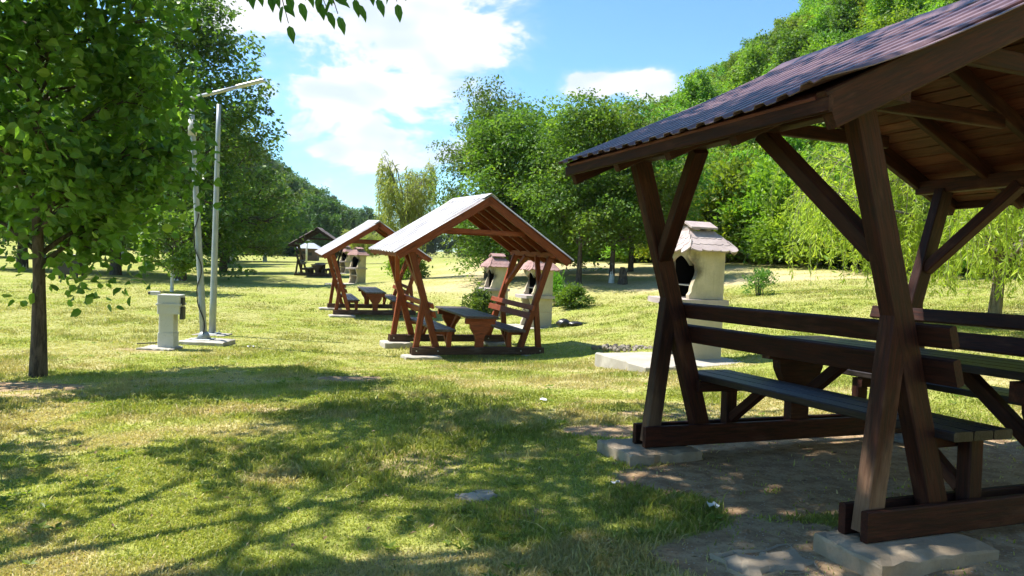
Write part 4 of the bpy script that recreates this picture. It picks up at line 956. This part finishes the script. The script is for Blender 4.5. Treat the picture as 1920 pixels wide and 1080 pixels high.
plant_tree('willow_tree', WM, -5.5, 38, M['pale_willow'], 'airy weeping willow standing between two pale shelter roofs', group='weeping willows', rz=1.5, bark_m='bark2', wash=(.12, 1.0))
WS = tree_meshes('willow', willow(73, 3.8, 2.0, 260, 46, .26, .05, .10, .4, 1.2))
plant_tree('willow_tree', WS, -14.6, 72, M['pale_willow'], 'small pale willow far beyond the half hidden shelter', group='weeping willows', rz=.3, bark_m='bark2')

# shrubs
def shrub_meshes(seed, H, Rc, n, ll, lw, stems=9):
    rg = np.random.default_rng(seed); paths = []
    for k in range(stems):
        a = rg.random() * 6.28; q = Rc * .6 * rg.random(); paths.append((np.array([(.1 * math.cos(a), .1 * math.sin(a), -.08), (q * .6 * math.cos(a), q * .6 * math.sin(a), H * .4), (q * math.cos(a), q * math.sin(a), H * rg.uniform(.6, .95))]), np.array([.018, .012, .004]), 5))
    m_ = 46; a = rg.random(m_) * 6.28; t = rg.random(m_) ** .8; rr = Rc * profile('dome', t) * np.sqrt(rg.random(m_)) ; SC = np.stack([rr * np.cos(a), rr * np.sin(a), H * (.12 + .80 * t)], 1); SC[:, 2] += rg.normal(0, .06 * H, m_)
    idx = rg.integers(0, m_, n); C = SC[idx] + rg.normal(0, 1, (n, 3)) * np.array([.2, .2, .16]) * Rc * .75; C[:, 2] = np.maximum(C[:, 2], .02 * H); D = (C - np.array([0, 0, H * .2])) ; D = D / np.linalg.norm(D, axis=1)[:, None] + rg.normal(0, .6, (n, 3)); N = rg.normal(0, .6, (n, 3)) + np.array([0, 0, .7]); s = rg.uniform(.6, 1.3, n)
    V, F, kv = leaves(C, D, N, ll * s, lw * s); return mesh_np('shrub_stems', *tubes(paths), True), mesh_np('shrub_crown', V, F, False, {'tone': np.repeat(np.clip(rg.normal(.42, .15, n) + rg.normal(0, .16, m_)[idx], 0, 1), kv)})
def shrub(meshes, x, y, leaf_m, label, rz=0., sc=1., group='low shrubs on the lawn'):
    return plant_tree('shrub', meshes, x, y, leaf_m, label, 'shrub', group, rz, sc, trunk_name='stems')
S1 = shrub_meshes(81, 1.0, .55, 3600, .085, .05); S2 = shrub_meshes(82, .85, .75, 3600, .11, .065); S3 = shrub_meshes(83, .95, .55, 1400, .10, .035)
shrub(S1, -1.0, 22.6, M['darkleaf'], 'round dense dark shrub next to a barbecue', sc=.95)
shrub(S2, 1.85, 23.2, M['hornbeam'], 'loose leafy shrub between a barbecue and the tree trunks', rz=1., sc=(.85, .8, .72))
shrub(S2, 1.35, 24.2, M['shrub'], 'taller ragged shrub touching the barbecue roof', rz=2.4, sc=(.55, .55, 1.05))
shrub(S3, 6.75, 20.6, M['darkleaf'], 'small wispy shrub alone on the sunny bank', sc=(.9, .9, .75))
shrub(S2, -5.2, 37.0, M['shrub'], 'low shrub at the foot of the middle willow', sc=1.3)

# bright bushes along the foot of the wood
BB = [shrub_meshes(90 + i, 4.6, 2.7, 9000, .26, .15, 12) for i in range(3)]
rg = np.random.default_rng(99); k = 0
for yb in np.arange(13, 62, 1.9):
    xb = float(np.interp(yb, HB_Y, HB_X)) + rg.uniform(-.6, 1.6); s = rg.uniform(.62, 1.12) * (1.0 if yb > 22 else .9)
    if xb / yb > .80: continue
    shrub(BB[k % 3], xb, yb, M['shrub'] if rg.random() < .72 else M['hill'], 'bright green bush in the thicket along the foot of the wooded hillside', rg.random() * 6, (s * 1.05, s * 1.05, s), 'thicket along the foot of the hillside'); k += 1

# wooded hillside
HT = [tree_meshes('hill_tree', grow(110 + i, (9.5, 11, 8.5, 12)[i], (3.6, 3.6, 3.5, 3.3)[i], (1.6, 2.2, 1.2, 2.)[i], ('round', 'egg', 'dome', 'egg')[i], 34, 9500, .40, .25, .16, sub=7, spray=.80, flat=.34)) for i in range(4)]
rg = np.random.default_rng(123); pts = []
yy = 14.0
while yy < 420:
    step = 2.3 + yy * .0125; xb = float(np.interp(yy, HB_Y, HB_X)); xx = xb + 1.8
    while xx < xb + 230:
        px, py = xx + rg.uniform(-.35, .35) * step, yy + rg.uniform(-.35, .35) * step
        if px / max(py, 1) < .84: pts.append((px, py))
        xx += step
    yy += step
pts = np.array(pts); zz = ground_z(pts[:, 0], pts[:, 1]) + 6
# keep what could be seen past the nearer slope (angular horizon test), nearest first
dist = np.hypot(pts[:, 0], pts[:, 1]); order = np.argsort(dist); azb = np.round(np.arctan2(pts[:, 0], pts[:, 1]) / .012).astype(int); hor = {}; keepi = []
for i in order:
    e = (zz[i] - CZ) / dist[i]; b = max(hor.get(azb[i] + q, -9) for q in (0,)); 
    if e > b - .035: keepi.append(i)
    hor[azb[i]] = max(b, e)
keepi = [i for i in keepi if (zz[i] - CZ - 6) / dist[i] < .55]
NIND = 240
for n_, i in enumerate(keepi[:NIND]):
    v = int(rg.integers(4)); sb = pts[i, 0] - float(np.interp(pts[i, 1], HB_Y, HB_X)); s = rg.uniform(.8, 1.15) * min(.52, .38 + sb / 80.)
    plant_tree('woodland_tree', HT[v], pts[i, 0], pts[i, 1], M['hill'] if rg.random() < .72 else M['hornbeam'], 'leafy green tree in the dense wood on the hillside', group='trees of the hillside wood', rz=rg.random() * 6.28, sc=(s, s, s * rg.uniform(.9, 1.15)))

def scatter_wood(name, P, protos, scl, leaf_m, label, seed):
    """far wood that reads as one mass: crowns instanced on points"""
    rg = np.random.default_rng(seed); n = len(P); z = ground_z(P[:, 0], P[:, 1])
    me = bpy.data.meshes.new(name); me.vertices.add(n); me.vertices.foreach_set('co', np.c_[P, z - .2].astype(np.float32).ravel())
    for k, v in (('rz', rg.random(n) * 6.28), ('sc', rg.uniform(*scl, n))):
        a = me.attributes.new(k, 'FLOAT', 'POINT'); a.data.foreach_set('value', v.astype(np.float32))
    a = me.attributes.new('pick', 'INT', 'POINT'); a.data.foreach_set('value', rg.integers(0, len(protos), n).astype(np.int32)); me.update()
    o = bpy.data.objects.new(name, me); col.objects.link(o); me.materials.append(leaf_m)
    ng = bpy.data.node_groups.new(name, 'GeometryNodeTree'); ng.interface.new_socket('Geometry', in_out='INPUT', socket_type='NodeSocketGeometry'); ng.interface.new_socket('Geometry', in_out='OUTPUT', socket_type='NodeSocketGeometry')
    N = ng.nodes; Lk = ng.links; gi = N.new('NodeGroupInput'); go = N.new('NodeGroupOutput'); jn = N.new('GeometryNodeJoinGeometry')
    for p in protos:
        oi = N.new('GeometryNodeObjectInfo'); oi.transform_space = 'ORIGINAL'; oi.inputs['Object'].default_value = p; oi.inputs['As Instance'].default_value = False; sm = N.new('GeometryNodeSetMaterial'); sm.inputs['Material'].default_value = leaf_m; gt = N.new('GeometryNodeGeometryToInstance'); Lk.new(oi.outputs['Geometry'], sm.inputs[0]); Lk.new(sm.outputs[0], gt.inputs[0]); Lk.new(gt.outputs[0], jn.inputs[0])
    def attr(nm, ty):
        a = N.new('GeometryNodeInputNamedAttribute'); a.data_type = ty; a.inputs['Name'].default_value = nm; return a.outputs['Attribute']
    ip = N.new('GeometryNodeInstanceOnPoints'); ip.inputs['Pick Instance'].default_value = True
    Lk.new(gi.outputs[0], ip.inputs['Points']); Lk.new(jn.outputs[0], ip.inputs['Instance']); Lk.new(attr('pick', 'INT'), ip.inputs['Instance Index'])
    cx = N.new('ShaderNodeCombineXYZ'); Lk.new(attr('rz', 'FLOAT'), cx.inputs[2]); Lk.new(cx.outputs[0], ip.inputs['Rotation']); Lk.new(attr('sc', 'FLOAT'), ip.inputs['Scale'])
    Lk.new(ip.outputs[0], go.inputs[0]); md = o.modifiers.new('scatter', 'NODES'); md.node_group = ng
    tag(o, label, 'woodland', kind='stuff'); return o
crowns = []
for v in range(4):
    crowns.append(next(ob for ob in col.objects if ob.type == 'MESH' and ob.data == HT[v][1]))
rest = pts[keepi[NIND:]]
scatter_wood('hillside_wood', rest, crowns, (.42, .68), M['hill'], 'upper part of the wooded hillside reaching the skyline', 5)
rg = np.random.default_rng(321); q = []
yy = 118.
while yy < 420:
    st_ = 5 + yy * .012; xx = -20 - .135 * yy
    x2 = xx + 4
    while x2 > xx - 120:
        px = x2 + rg.uniform(-.4, .4) * st_; q.append((px, yy + rg.uniform(-.4, .4) * st_)); x2 -= st_
    yy += st_
for xx in np.arange(-130, 50, 4.0): q.append((xx + rg.uniform(-1, 1), 205 + rg.uniform(-6, 6))); 
q = np.array(q); q = q[(q[:, 0] / q[:, 1] > -.62)]
scatter_wood('far_wood', q, crowns, (.8, 1.25), M['far'], 'bluish dark wood covering the distant hill', 6)

# ------------------------------------------------------------------ thin summer haze
def build_haze():
    x0, x1, y0, y1, z0, z1 = -260., 330., -40., 470., -6., 130.
    V = [(x0, y0, z0), (x1, y0, z0), (x1, y1, z0), (x0, y1, z0), (x0, y0, z1), (x1, y0, z1), (x1, y1, z1), (x0, y1, z1)]
    me = mesh_np('haze', V, [[3, 2, 1, 0], [4, 5, 6, 7], [0, 1, 5, 4], [1, 2, 6, 5], [2, 3, 7, 6], [3, 0, 4, 7]])
    m_, t, out = mat('haze'); pv = t.a('ShaderNodeVolumePrincipled', i={'Density': .00015, 'Color': (.80, .88, 1.0, 1), 'Anisotropy': .3}); t.l.new(pv.outputs[0], out.inputs['Volume'])
    tag(obj('haze', me, m_), 'thin bluish summer haze over the valley', kind='stuff')
build_haze()
